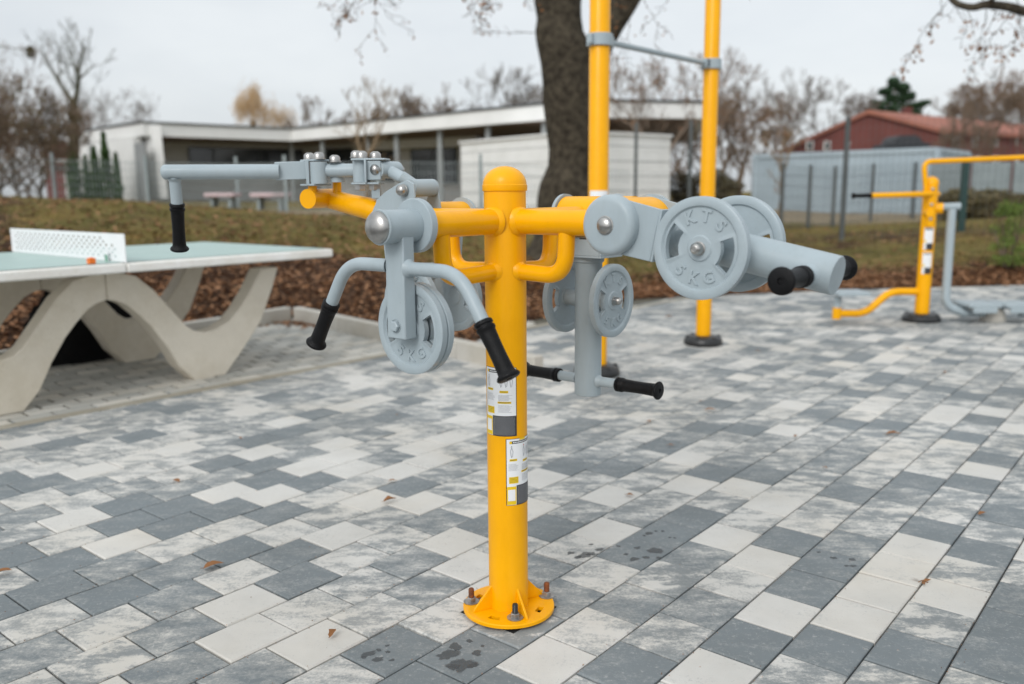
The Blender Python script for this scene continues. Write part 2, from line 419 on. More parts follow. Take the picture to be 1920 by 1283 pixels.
# per column: pixel x, list of (distance y, height)
cols_px = {
 -500: [(4.6, .02), (6, .25), (8, .55), (11, .88), (14, 1.08), (20, .98), (30, .95), (60, .9), (120, .9)],
 0:   [(5.62, .02), (6.6, .18), (8, .42), (10, .74), (12, .99), (14, 1.11), (20, .98), (30, .95), (60, .9), (120, .9)],
 240: [(6.35, .03), (7.5, .25), (9, .48), (11, .78), (13, 1.03), (16, 1.0), (22, .92), (30, .93), (60, .9), (120, .9)],
 480: [(7.35, .03), (8.5, .25), (10, .45), (12, .72), (14, .85), (17, .78), (22, .75), (30, .85), (60, .9), (120, .9)],
 548: [(7.75, .03), (9, .25), (10.5, .45), (12.5, .70), (14.5, .78), (17, .72), (22, .72), (30, .85), (60, .9), (120, .9)],
 715: [(6.95, .03), (8, .2), (10, .38), (12, .55), (14.5, .72), (17, .70), (22, .72), (30, .8), (60, .9), (120, .9)],
 880: [(6.37, .02), (7.4, .1), (9, .2), (11, .36), (14, .55), (17, .62), (22, .72), (30, .8), (60, .9), (120, .9)],
 1000:[(7.55, .02), (8.4, .08), (9.5, .22), (11, .36), (14, .5), (17, .6), (22, .72), (30, .8), (60, .9), (120, .9)],
 1200:[(9.02, .02), (9.8, .06), (11, .15), (14, .3), (18, .45), (22, .62), (30, .7), (60, .9), (120, .9)],
 1560:[(9.62, .02), (10.4, .06), (12, .12), (15, .25), (18, .33), (24, .45), (30, .5), (60, .7), (120, .9)],
 1900:[(9.98, .02), (10.8, .10), (12, .22), (15, .40), (18, .48), (24, .5), (30, .5), (60, .7), (120, .9)],
 2500:[(10.4, .02), (11.2, .12), (12, .22), (15, .42), (18, .5), (24, .5), (30, .5), (60, .7), (120, .9)],
}
keys = sorted(cols_px)
def prof(px, y):
    "height and edge distance"
    px = max(keys[0], min(keys[-1], px))
    for i in range(len(keys)-1):
        if keys[i] <= px <= keys[i+1]: break
    a, b2 = keys[i], keys[i+1]; t = (px-a)/(b2-a)
    e = cols_px[a][0][0]*(1-t)+cols_px[b2][0][0]*t
    def ev(l, yy):
        if yy <= l[0][0]: return l[0][1]
        for (y0, z0), (y1, z1) in zip(l, l[1:]):
            if yy <= y1:
                q = (yy-y0)/(y1-y0); q = q*q*(3-2*q)*.5+q*.5; return z0+(z1-z0)*q
        return l[-1][1]
    za = ev(cols_px[a], cols_px[a][0][0]+(y-e) if y < 14 else y)
    zb = ev(cols_px[b2], cols_px[b2][0][0]+(y-e) if y < 14 else y)
    return za*(1-t)+zb*t, e
def ground(x, y):
    px = 960+x/max(y, .1)*1617/1.0
    z, e = prof(px, y)
    if y < e: return 0.0
    amp = min(1, (y-e)/1.0)
    return z+amp*.03*noise.noise(V((x*1.7, y*1.7, 0)))+amp*.015*noise.noise(V((x*6, y*6, 3)))
mb = MB(); cols = []
pxs = [-500+i*(3000/230) for i in range(231)]
ts = [0]+[((i/150)**2.4) for i in range(1, 151)]
for ip, px in enumerate(pxs):
    e = prof(px, 6)[1]; e += .025*noise.noise(V((px*.03, 0, 0)))+.015*noise.noise(V((px*.12, 5, 0)))
    for it, t in enumerate([-1]+ts):
        y = e-.03 if t < 0 else e+t*(130-e)
        x = (px-960)/1617*y
        z = -.03 if t < 0 else ground(x, max(y, prof(px, y)[1]+.001))
        if 0 <= t and z < .012: z = .012
        mb.v.append((x, y, z))
        # grass share: soil bed close to the paving, grass beyond
        gs = prof(px, y)[1]
        w = y-gs
        thr = 2.9 if px < 880 else 2.9+(px-880)*.0 if px < 1100 else 1.3
        if px < 150: thr = 3.6
        g = max(0, min(.80 if px < 1100 else .88, .45+(w-thr)*.55))
        if px < 120 and y > 9: g *= max(0, 1-(120-px)/200)
        if px > 1100 and 13.5 < y < 16.5: g *= .55
        path = 1.0 if (430 < px < 900 and 15.8 < y < 21) or (px > 1150 and 19 < y < 40) else 0.0
        cols.append((g, path*.75, 0, 1))
n = len(ts)+1
for i in range(len(pxs)-1):
    for j in range(n-1):
        mb.f.append([i*n+j, (i+1)*n+j, (i+1)*n+j+1, i*n+j+1]); mb.m.append(0)
ter = tag(mb.build('ground', M['terrain'], sharp=180), kind='structure'); colour_attr(ter, cols)

# leaf litter lying on soil and mound (nobody could count it)
random.seed(11)
def leafquad(mb, p, s, n=None, curl=.25):
    n = n or V((random.uniform(-1, 1), random.uniform(-1, 1), random.uniform(.2, 1))).normalized()
    a = n.orthogonal().normalized(); ang = random.random()*6.28
    b = n.cross(a); a, b = a*math.cos(ang)+b*math.sin(ang), -a*math.sin(ang)+b*math.cos(ang)
    l = s; w = s*random.uniform(.35, .6)
    mb.add([p-a*l, p-b*w+n*curl*s*.6, p+a*l, p+b*w+n*curl*s*.6], [(0, 1, 2), (0, 2, 3)])
mb = MB()
for i in range(26000):
    px = random.uniform(-150, 2050)
    e = prof(px, 6)[1]
    w = abs(random.gauss(0, 1.0))*2.0 if px < 1050 else abs(random.gauss(0, 1))*.8 if random.random() < .85 else random.uniform(0, 9)
    if px < 900 and random.random() < .28: w = random.uniform(0, 8.5)
    y = e-.03+w; x = (px-960)/1617*y
    if random.random() < .05: y -= .12
    nrm = V((random.uniform(-.5, .5), random.uniform(-.5, .5), 1)).normalized()
    leafquad(mb, V((x, y, max(ground(x, y), .012)+.008)), random.uniform(.018, .036+.004*min(w, 5)), nrm)
for i in range(260):   # gathered in the kerb corner and along the pad
    p = KC+kd2*abs(random.gauss(0, .22))-V((-.02, .06, 0))+V((random.gauss(0, .12), -abs(random.gauss(0, .05)), .012))
    leafquad(mb, p, random.uniform(.012, .03), V((random.uniform(-.5, .5), random.uniform(-.5, .5), 1)).normalized())
for i in range(150):
    p = KC+kd1*random.uniform(0, 3)+V((0, -abs(random.gauss(.03, .05)), .012))
    leafquad(mb, p, random.uniform(.012, .025), V((random.uniform(-.5, .5), random.uniform(-.5, .5), 1)).normalized())
tag(mb.build('leaf_litter', M['leaf_litter'], smooth=False), kind='stuff')
# grass blades on the lawn and mound
mb = MB()
for i in range(26000):
    px = random.uniform(-100, 2050); e = prof(px, 6)[1]
    y = e+1.4+random.random()**1.3*9
    if px < 1050 and y < e+2.2+random.random()*1.2: continue
    if 430 < px < 900 and y > 15.6: continue
    if noise.noise(V(((px-960)/1617*y*.9, y*.9, 4)))+random.gauss(0, .15) < -.12: continue
    x = (px-960)/1617*y; z = ground(x, y); h = random.uniform(.02, .055); w = .006
    a = random.random()*6.28; dx, dy = math.cos(a)*w, math.sin(a)*w
    mb.add([(x-dx, y-dy, z), (x+dx, y+dy, z), (x+random.uniform(-.03, .03), y+random.uniform(-.03, .03), z+h)], [(0, 1, 2)])
M['blade'] = leafm('grass_blades', (.085, .09, .022), (.18, .16, .05), (.33, .25, .12))
tag(mb.build('grass', M['blade'], smooth=False), kind='stuff')

# grit and crumbs of soil on the paving
mb = MB()
for i in range(2600):
    y = .9+random.random()**1.4*7; x = random.uniform(-.72, .72)*y
    if random.random() < .75:   # gathered along the joints
        g = V((x, y, 0)); k = round((C0-g.dot(NN))/PW); g = NN*(C0-k*PW+random.gauss(0, .007))+U*g.dot(U); x, y = g.x, g.y
    s_ = random.uniform(.0006, .0019)
    p = V((x, y, .0012)); mb.add([p+V((-s_, -s_*.6, 0)), p+V((s_, -s_*.5, 0)), p+V((s_*.4, s_, 0)), p+V((0, 0, s_*1.1))], [(0, 1, 3), (1, 2, 3), (2, 0, 3)])
tag(mb.build('grit', M['leaf_litter'], smooth=False), kind='stuff')

# ============================================================ MAIN WEIGHT STATION
PB = gz(954, 1144); Z = V((0, 0, 1))
aA = math.radians(39.5)
A = V((-math.sin(aA), -math.cos(aA), 0)); B = V((math.cos(aA), -math.sin(aA), 0))
BZ = 1.044
def grip(a, b, parent, r=.0185, name='grip'):
    a = V(a); b = V(b); L = (b-a).length
    pr = [(0, .013), (0, r), (.002, r+.0022), (.008, r+.0022), (.0095, r-.0005), (.0125, r-.0005), (.014, r+.0022), (.020, r+.0022), (.0225, r)]
    for i in range(1, 12):
        t = .0225+(L-.034)*i/12; pr.append((t, r-.0015*math.sin(math.pi*i/12)))
    pr += [(L-.012, r+.0005), (L-.008, r+.005), (L-.004, r+.0072), (L-.001, r+.0065), (L+.001, r+.004), (L+.001, r*.35), (L-.002, r*.3), (L-.002, 0)]
    mb = MB(); mb.lathe(a, b-a, pr, 36); return mb.build(name, M['rubber'], parent, sharp=50)
def dome(pos, axis, r, h, parent, name='bolt', mat='steel', cyl=.0):
    pr = [(0, r*1.12), (.002, r*1.12), (.0025, r)]
    if cyl: pr.append((cyl, r))
    for i in range(1, 9):
        a = math.pi/2*i/8; pr.append((.0025+cyl+(h)*math.sin(a), r*math.cos(a)))
    pr[-1] = (pr[-1][0], 0)
    mb = MB(); mb.lathe(pos, axis, pr, 28); return mb.build(name, M[mat], parent, sharp=60)
def capnut(pos, axis, r, h, parent, name='bolt'):
    pr = [(0, r*1.15), (.0025, r*1.15), (.003, r), (h*.62, r*.98), (h*.80, r*.84), (h*.93, r*.62), (h, r*.45), (h*.97, r*.40), (h*.97, 0)]
    mb = MB(); mb.lathe(pos, axis, pr, 28); return mb.build(name, M['steel'], parent, sharp=32)

_plate = {}
PR = .1035; PT = .0195
def plate_mesh():
    R = PR; T = PT/2
    rings = [(.0, .8), (.07, .8), (.235, .8), (.265, .5), (.40, .42), (.455, .46), (.60, .42), (.735, .44), (.79, .42), (.825, .93), (.86, 1.0), (.965, 1.0), (1.0, .78)]
    n = 120; vs = []; fs = []; cur = {}
    SL = (5, 7)   # slot between ring index 5 and 7
    half = 31
    def ang(k): return 360*k/n
    def inslot(k):
        a = (ang(k)+180) % 360-180
        return abs(a) <= half or abs(abs(a)-180) <= half
    for s in (1, -1):
        for i, (r, h) in enumerate(rings):
            for k in range(n):
                a = ang(k); ad = min(abs((a+180) % 360-180), abs(abs((a+180) % 360-180)-180))
                hh = h
                if i in (5, 7, 6) and ad <= half+2 and (i != 6 or ad > half-4): hh = .68
                if i in (5, 7) and ad <= half+4.5: hh = max(hh, .66)
                vs.append((math.cos(math.radians(a))*r*R, math.sin(math.radians(a))*r*R, s*T*hh))
    m = len(rings)*n
    for s in (0, 1):
        for i in range(len(rings)-1):
            for k in range(n):
                k2 = (k+1) % n
                if SL[0] <= i < SL[1] and inslot(k) and inslot(k2): continue
                q = [s*m+i*n+k, s*m+(i+1)*n+k, s*m+(i+1)*n+k2, s*m+i*n+k2]
                fs.append(q if s == 0 else q[::-1])
    e = (len(rings)-1)*n
    for k in range(n):
        k2 = (k+1) % n; fs.append([e+k, m+e+k, m+e+k2, e+k2])
        if inslot(k) and inslot(k2):
            a, b2 = SL[0]*n, SL[1]*n
            fs.append([a+k, m+a+k, m+a+k2, a+k2]); fs.append([b2+k2, m+b2+k2, m+b2+k, b2+k])
    for i in (SL[0], SL[0]+1):
        for k in range(n):
            if inslot(k) != inslot((k+1) % n):
                kk = k if inslot(k) else (k+1) % n
                q = [i*n+kk, (i+1)*n+kk, m+(i+1)*n+kk, m+i*n+kk]
                fs.append(q if inslot(k) else q[::-1])
    me = bpy.data.meshes.new('weight_plate'); me.from_pydata(vs, [], fs); me.materials.append(M['grey'])
    me.polygons.foreach_set('use_smooth', [True]*len(fs)); me.update(); me.set_sharp_from_angle(angle=math.radians(38))
    return me
def text_mesh(body, size, ext, name):
    cu = bpy.data.curves.new(name, 'FONT'); cu.body = body; cu.size = size; cu.extrude = ext; cu.bevel_depth = ext*.45; cu.bevel_resolution = 1
    cu.align_x = 'CENTER'; cu.align_y = 'CENTER'; cu.resolution_u = 3; cu.offset = .0006
    ob = bpy.data.objects.new(name, cu); COL.objects.link(ob)
    dg = bpy.context.evaluated_depsgraph_get(); me = bpy.data.meshes.new_from_object(ob.evaluated_get(dg))
    bpy.data.objects.remove(ob); bpy.data.curves.remove(cu); return me
def letters_mesh():
    vs = []; fs = []
    for ch, a, rr in (('K', 33, .615), ('T', 0, .625), ('S', -33, .615), ('5', 148, .60), ('K', 180, .60), ('G', 212, .60)):
        me = text_mesh(ch, PR*.33, .0015, 'letter')
        an = math.radians(a); rot = an if abs(a) < 90 else an+math.pi*0
        px, py = -math.sin(an)*rr*PR, math.cos(an)*rr*PR
        rot = an if a < 90 else an-math.pi
        c, s = math.cos(rot), math.sin(rot); b0 = len(vs)
        for v in me.vertices:
            x, y = v.co.x, v.co.y
            vs.append((px+x*c-y*s, py+x*s+y*c, PT/2*.50+v.co.z))
        for p in me.polygons: fs.append([b0+i for i in p.vertices])
        bpy.data.meshes.remove(me)
    me = bpy.data.meshes.new('lettering'); me.from_pydata(vs, [], fs); me.materials.append(M['grey']); return me
PLATE = plate_mesh(); LET = letters_mesh()
def put_plate(c, axis, up, parent, spin=0):
    z = V(axis).normalized(); y = (V(up)-z*V(up).dot(z)).normalized(); x = y.cross(z)
    R_ = Matrix((x, y, z)).transposed().to_4x4() @ Matrix.Rotation(spin, 4, 'Z')
    o = bpy.data.objects.new('weight_plate', PLATE); COL.objects.link(o); o.parent = parent
    mw = Matrix.Translation(V(c)-org(parent)) @ R_
    o.location = mw.to_translation(); o.rotation_euler = mw.to_euler()
    l = bpy.data.objects.new('lettering', LET); COL.objects.link(l); l.parent = o
    return o
def roundcap(o, axis, r, t, edge=.012, n=48):
    pr = [(0, 0), (0, r)]
    for i in range(0, 7):
        a = math.pi/2*i/6; pr.append((t-edge+edge*math.sin(a), r-edge+edge*math.cos(a)))
    pr.append((t+.002, r*.45)); pr.append((t+.003, 0))
    return pr

ws = thing('weight_lever_station', 'tall yellow steel post carrying four grey weight lever arms, bolted down in the foreground', 'exercise machine', PB)
# post
mb = MB(); mb.lathe(PB, Z, [(.012, .0525), (1.125, .0525)], 64)
post = mb.build('post', M['yellow'], ws)
pr = [(1.118, .0527), (1.119, .0553), (1.1215, .0560), (1.133, .0560), (1.1345, .0545)]
for i in range(0, 13):
    a = math.pi/2*i/12; pr.append((1.1345+.045*math.sin(a), .0545*math.cos(a)))
pr[-1] = (pr[-1][0], 0)
mb = MB(); mb.lathe(PB, Z, pr, 64); mb.build('post_cap', M['yellow'], ws)
# base flange with slots: ring sector mesh
mb = MB(); FR_ = .123
n = 96; rr = [.050, .082, .098, FR_-.002, FR_]
slotang = [22.5+45*i for i in range(0)]
base_rot = math.degrees(math.atan2(A.y, A.x))
def is_slot(a):
    a = (a-base_rot) % 90
    return abs(a-15) < 8.5
z0, z1 = .010, .020
b0 = len(mb.v)
for s, z in ((0, z1), (1, z0)):
    for r in rr:
        for k in range(n):
            a = 2*math.pi*k/n; mb.v.append((PB.x+math.cos(a)*r, PB.y+math.sin(a)*r, z-(.002 if r == FR_ and s == 0 else 0)))
m_ = len(rr)*n
for s in (0, 1):
    for i in range(len(rr)-1):
        for k in range(n):
            k2 = (k+1) % n
            if i == 1 and is_slot(360*(k+.5)/n): continue
            q = [s*m_+i*n+k, s*m_+(i+1)*n+k, s*m_+(i+1)*n+k2, s*m_+i*n+k2]
            mb.f.append(q if s == 0 else q[::-1]); mb.m.append(0)
for k in range(n):
    k2 = (k+1) % n; e = (len(rr)-1)*n
    mb.f.append([e+k, m_+e+k, m_+e+k2, e+k2]); mb.m.append(0)
    if is_slot(360*(k+.5)/n):
        mb.f.append([n+k, m_+n+k, m_+n+k2, n+k2]); mb.m.append(0)
        mb.f.append([2*n+k2, m_+2*n+k2, m_+2*n+k, 2*n+k]); mb.m.append(0)
    for kk, kn in ((k, (k+1) % n),):
        if is_slot(360*(kk+.5)/n) != is_slot(360*(kn+.5)/n):
            mb.f.append([n+kn, 2*n+kn, m_+2*n+kn, m_+n+kn]); mb.m.append(0)
fl = mb.build('base_flange', M['yellow'], ws)
for q in range(4):
    a = math.radians(base_rot+45+22+q*90); d = V((math.cos(a), math.sin(a), 0)); t = V((-d.y, d.x, 0))
    mb = MB(); mb.prism([PB+d*.050+t*-.003+Z*.020, PB+d*.105-t*.003+Z*.020, PB+d*.102-t*.003+Z*.028, PB+d*.050-t*.003+Z*.085], t*.006)
    mb.build('gusset', M['yellow'], ws, bevel=.001)
bolt_px = [(884, 1128), (966, 1158), (1025, 1117)]
bp = [gz(x, y, .021) for x, y in bolt_px]
bp.append(V((2*PB.x-bp[1].x, 2*PB.y-bp[1].y, .021)))
for i, p in enumerate(bp):
    p = V((p.x, p.y, .0205))
    mb = MB(); mb.lathe(p, Z, [(0, .009), (0, .021), (.002, .0215), (.003, .009)], 32)
    mb.lathe(p+Z*.003, Z, [(0, 0), (0, .0125), (.0095, .0125), (.011, .0105), (.011, .0)], 6)
    an = mb.build('anchor_bolt', M['zinc'], ws, sharp=25)
    mb = MB(); pr = [(0, .0078)]
    for k in range(12): pr += [(.011+k*.0022, .0078), (.0121+k*.0022, .0070)]
    pr += [(.0385, .0066), (.0395, .005), (.0395, 0)]
    mb.lathe(p, Z, pr, 20); mb.build('thread', M['rust'] if i != 1 else M['black_base'], an)
# black sheet on the pavers painting the shade of a cut-out under the flange
mb = MB(); mb.box(PB+V((0, 0, .0012)), (.185, .185, .0016), U, NN); mb.build('recess_shade_sheet', M['hole'], ws)

# arms and lower braces
def arm(d, L, r=.031):
    mb = MB(); mb.tube([PB+d*.03+Z*BZ, PB+d*L+Z*BZ], r, 40); a = mb.build('arm', M['yellow'], ws)
    mb = MB(); o = PB+Z*BZ    # weld bead
    mb.lathe(o+d*.046, d, [(0, r+.008), (.006, r+.0055), (.011, r+.001), (.013, r-.001)], 40); mb.build('weld', M['yellow'], a)
def brace(d, L):
    mb = MB(); r = .0205
    pts = fillet([PB+d*.03+Z*.921, PB+d*L+Z*.915, PB+d*(L+.006)+Z*(BZ-.01)], .085, 12)
    mb.tube(pts, r, 28); a = mb.build('brace', M['yellow'], ws)
    mb = MB(); mb.lathe(PB+d*.0465+Z*.921, d, [(0, r+.007), (.005, r+.004), (.010, r+.001), (.012, r-.001)], 32); mb.build('weld', M['yellow'], a)
arm(A, .325); arm(B, .36); arm(-A, .36); arm(-B, .36)
brace(A, .225); brace(B, .185); brace(-A, .185); brace(-B, .18)

# ---- front left station: hanging lever with bent handlebar
def LV(name, parent): pass
hub = PB+Z*BZ
fl_l = MB()
fl_l.lathe(hub+A*.300, A, [(0, .03), (0, .0585), (.0015, .060), (.0185, .060), (.020, .0585), (.020, .03)], 56)
fl_l.lathe(hub+A*.318, A, [(0, .0365), (.098, .0365), (.1005, .0385), (.103, .0375), (.103, 0)], 48)
lev = fl_l.build('lever_hub', M['grey'], ws)
mb = MB(); mb.lathe(hub+A*.4205, A, [(0, .0345), (.003, .0345)]+[(.003+.019*math.sin(math.pi/2*i/10), .034*math.cos(math.pi/2*i/10)) for i in range(0, 10)]+[(.022, 0)], 48)
mb.build('hub_cap', M['steel'], lev)
bx = PB+A*.362
mb = MB(); mb.box(V((bx.x, bx.y, (BZ-.02+.797)/2)), (.058, .034, BZ-.02-.797), B, A); lever = mb.build('lever_tube', M['grey'], ws, bevel=.0028)
# hex bolt head on lever face (painted)
mb = MB(); mb.lathe(V((bx.x, bx.y, .826))+A*.017, A, [(0, .015), (.0015, .015)], 28); mb.lathe(V((bx.x, bx.y, .826))+A*.0185, A, [(0, .0125), (.006, .0125), (.0075, .0105), (.0075, 0)], 6)
mb.build('bolt', M['grey'], lever, sharp=25)
for s in (-1, 1):
    pts = fillet([bx+B*(s*.026)+Z*.957, bx+B*(s*.178)+Z*.957, bx+B*(s*.242)+Z*.856], .06, 10)
    pts = [p+Z*(-.004 if s > 0 else 0) for p in pts]
    mb = MB(); mb.tube(pts, .0150, 28); hb = mb.build('handlebar', M['grey'], ws)
    mb = MB(); mb.lathe(bx+B*(s*.028)+Z*(.957-(.004 if s > 0 else 0)), B*s, [(0, .022), (.004, .0195), (.009, .0155), (.011, .014)], 28); mb.build('weld', M['grey'], hb)
    d = (pts[-1]-pts[-2]).normalized()
    grip(pts[-1]-d*.004, pts[-1]+d*.126, hb)
put_plate(bx-A*(.017+.004+PT/2)+Z*.0+V((0, 0, .814)), A, Z, lever)
put_plate(bx-A*(.017+.006+PT*1.5)+V((0, 0, .814)), A, Z, lever)
mb = MB(); mb.tube([bx-A*.01+Z*.814, bx-A*.075+Z*.814], .008, 20); mb.build('axle', M['steel'], lever)

# ---- box lever with straight tube (front right, rear right)
def boxlever(hc, ax, d, toward, hubdir_len, dz0=None, off=0.0, hubspan=(-.09, .09)):
    """hc hub centre, ax hub axis (cap at +ax), d lever direction"""
    perp = ax.cross(d).normalized()
    lv = MB()
    s1, s2 = hubspan
    lv.tube([hc+ax*s1, hc+ax*s2], .0585, 48); hubt = lv.build('hub_tube', M['yellow'], ws)
    side_ = .0
    # side plates tapering from the hub to the box end
    b = MB()
    for s in (.072, -.072):
        o = hc+ax*(off+s); th = ax*(.006 if s > 0 else -.006)
        b.prism([o-d*.02+perp*.060, o+d*.105+perp*.056, o+d*.105-perp*.056, o-d*.02-perp*.060], th)
    b.prism([hc+ax*(off+.078)+d*.105+perp*.056, hc+ax*(off-.078)+d*.105+perp*.056, hc+ax*(off-.078)+d*.105-perp*.056, hc+ax*(off+.078)+d*.105-perp*.056], d*.006)
    b.prism([hc+ax*(off+.072)+d*.06-perp*.056, hc+ax*(off-.072)+d*.06-perp*.056, hc+ax*(off-.072)+d*.105-perp*.056, hc+ax*(off+.072)+d*.105-perp*.056], perp*.005)
    box = b.build('lever_box', M['grey'], ws, bevel=.0015)
    c = MB(); c.lathe(hc+ax*(off), ax, [(off+.0, 0)]+[(.078+t, r) for t, r in [(0, .0655)]+roundcap(None, None, .0655, .030, .016)[1:]], 56)
    disc = c.build('hub_disc', M['grey'], ws); c = MB()
    c.lathe(hc+ax*(off), -ax, [(.078, 0), (.078, .0655), (.088, .0655), (.090, .062), (.090, 0)], 48)
    c.build('hub_disc', M['grey'], ws)
    dome(hc+ax*(off+.1095), ax, .0185, .011, disc, 'hub_cap')
    t = MB(); t.lathe(hc+ax*off+d*.108, d, [(0, .0), (0, .0445), (.016, .0445), (.020, .040), (.022, .039), (TUBEL, .039), (TUBEL+.002, .0375), (TUBEL+.002, 0)], 56)
    tube = t.build('lever_tube', M['grey'], ws)
    return box, tube, disc
hubF = PB+B*.3705+Z*BZ
th = math.radians(11.3); dF = (B*math.cos(th)-Z*math.sin(th)).normalized(); upF = A.cross(dF).normalized()
if upF.z < 0: upF = -upF
TUBEL = .358
box, tube, disc = boxlever(hubF, A, dF, None, 0)
pc = hubF+dF*.218
for s in (1, -1):
    p = put_plate(pc+A*(s*(.0865)), A*s, upF, tube)
    mb = MB(); mb.tube([pc+A*(s*.03), pc+A*(s*.0775)], .026, 32); mb.build('spacer', M['grey'], tube)
    capnut(pc+A*(s*(.0865+PT*.4)), A*s, .0125, .022, tube, 'bolt')
hcn = hubF+dF*.428
for s in (1, -1):
    mb = MB(); mb.tube([hcn+A*(s*.030)-upF*.006, hcn+A*(s*.075)-upF*.006], .0155, 28)
    mb.lathe(hcn+A*(s*.034)-upF*.006, A*s, [(0, .023), (.006, .019), (.010, .0158), (.012, .0145)], 28)
    st = mb.build('handle_stub', M['grey'], tube)
    grip(hcn+A*(s*.072)-upF*.006, hcn+A*(s*.165)-upF*.006, st, r=.0190) if s < 0 else grip(hcn+A*(s*.066)-upF*.006, hcn+A*(s*.175)-upF*.006, st, r=.0190)
hubR = PB-A*.3705+Z*BZ
dR = V((0, 0, -1))
TUBEL = .403
box, tube, disc = boxlever(hubR, B, dR, None, 0, off=0.0, hubspan=(-.075, .15))
pc = hubR+dR*.232
for s in (1, -1):
    put_plate(pc+B*(s*.0795), B*s, Z, tube)
    mb = MB(); mb.tube([pc+B*(s*.03), pc+B*(s*.0705)], .024, 32); mb.build('spacer', M['grey'], tube)
    capnut(pc+B*(s*(.0795+PT*.4)), B*s, .0115, .024, tube, 'bolt')
hcn = hubR+dR*.470
for s in (1, -1):
    mb = MB(); mb.tube([hcn+B*(s*.030), hcn+B*(s*.105)], .0145, 28)
    mb.lathe(hcn+B*(s*.036), B*s, [(0, .020), (.006, .017), (.010, .0150), (.012, .0140)], 28)
    st = mb.build('handle_stub', M['grey'], tube)
    grip(hcn+B*(s*.100), hcn+B*(s*.238), st)

# ---- rear left station: pendulum with plates, crank and swing handle
hubL = PB-B*.3705+Z*BZ
mb = MB(); mb.tube([hubL+A*.05, hubL-A*.24], .046, 40); mb.build('hub_tube', M['yellow'], ws)
mb = MB(); mb.lathe(hubL+A*.045, A, roundcap(None, None, .0605, .018, .008), 52)
hd = mb.build('hub_disc', M['grey'], ws); mb = MB()
mb.lathe(hubL-A*.24, -A, roundcap(None, None, .058, .012, .006), 48); hd = mb.build('hub_disc', M['grey'], ws)
mb = MB()
for e in (.03, -.20):
    o = hubL+A*e; mb.prism([o+B*.050+Z*.02, o-B*.050+Z*.02, o-B*.030-Z*.17, o+B*.030-Z*.17], A*.006)
mb.tube([hubL-A*.105-Z*.13, hubL-A*.105-Z*.33], .037, 40)
mb.box(hubL-A*.085-Z*.165, (.24, .07, .008), A, B)
pend = mb.build('lever_box', M['grey'], ws, bevel=.001)
for s, e in ((1, -.025), (-1, -.205)):
    put_plate(hubL+A*e-Z*.235, A*s, Z, pend)
    capnut(hubL+A*(e+s*PT*.4)-Z*.235, A*s, .0115, .022, pend)
# upper yellow arm
e0 = hubL-B*.0+Z*0; e1 = gy(660, 384, 2.50); e2 = gy(615, 372, 2.56)
mb = MB(); mb.tube([PB-B*.62+Z*BZ*1.0, PB-B*.62+Z*BZ+V((0, 0, -.001))] if False else [hubL-B*.02, gy(690, 391, hubL.y+.03), e1, e2], [.031, .031, .029, .028], 32)
x1 = gy(577, 373, 2.47); mb.tube([e2-(x1-e2)*.25, x1], .0275, 36)
for px, y0, y1, dd in ((632, 352, 338, 2.53), (586, 355, 341, 2.48)):
    mb.tube([gy(px, y0+10, dd), gy(px, y1, dd)], .0125, 24)
upper = mb.build('swing_arm_support', M['yellow'], ws)
# grey swing handle
g0 = gy(311, 323, 2.42); g1 = gy(524, 322, 2.46); g2 = gy(586, 320, 2.47)
mb = MB()
pts = [g0, g1]; mb.tube(pts, .0205, 32)
mb.lathe(g0, g0-g1, [(0, .0205), (.004, .0200), (.009, .0165), (.012, .011), (.0135, 0)], 32)
sw = mb.build('swing_handle', M['grey'], ws)
mb = MB(); s0 = g0+(g1-g0).normalized()*.022; s1 = gy(332, 384, 2.44); mb.tube([s0, s1], .0158, 28)
mb.lathe(s0-(s0-s1).normalized()*.016, s1-s0, [(0, .022), (.004, .019), (.009, .0162)], 28); st = mb.build('handle_stub', M['grey'], sw)
s2 = gy(337, 469, 2.47); grip(s1-(s2-s1).normalized()*.004, s2, st, r=.0185)
mb = MB(); d = (g2-g1).normalized(); mb.box((gy(516, 321, 2.46)+gy(581, 319.5, 2.47))/2, ((g2-g1).length+.004, .012, .050), d, d.cross(Z)); mb.build('flat_bar', M['grey'], sw, bevel=.002)
yl = 2.46
def P(x, y, dy=0): return gy(x, y, yl+dy)
def vcyl(mb, x, y0, y1, r, dy=0, n=32):
    p = P(x, y0, dy); q = P(x, y1, dy); q = V((p.x, p.y, q.z)); mb.tube([p, q], r, n)
# clevis one
mb = MB()
c = P(594, 300, .02)
mb.box(P(592, 301.5, .02), (.062, .062, .0055), B, A); mb.box(P(592, 347, .02), (.062, .062, .0055), B, A)
mb.box(P(579, 324, .02), (.009, .06, .072), V((1, .1, 0)), V((-.1, 1, 0)))
cl1 = mb.build('clevis', M['grey'], ws, bevel=.0015)
mb = MB(); vcyl(mb, 597, 304, 345, .0235, .0); vcyl(mb, 632, 306, 342, .0205, .02)
mb.tube([P(603, 320.5, .01), P(668, 319.5, -.01)], .0185, 28); lk = mb.build('link', M['grey'], ws)
vc = MB(); vcyl(vc, 677, 302, 342, .0235, -.03); vc.build('link_eye', M['grey'], lk)
for x, y, dy in ((580, 300, .06), (598, 299, 0), (628, 304.5, .0), (668, 296, .05), (679, 297, -.03), (704, 298, -.02)):
    p = P(x, y, dy); capnut(V((p.x, p.y, p.z)), Z, .0155, .020, lk)
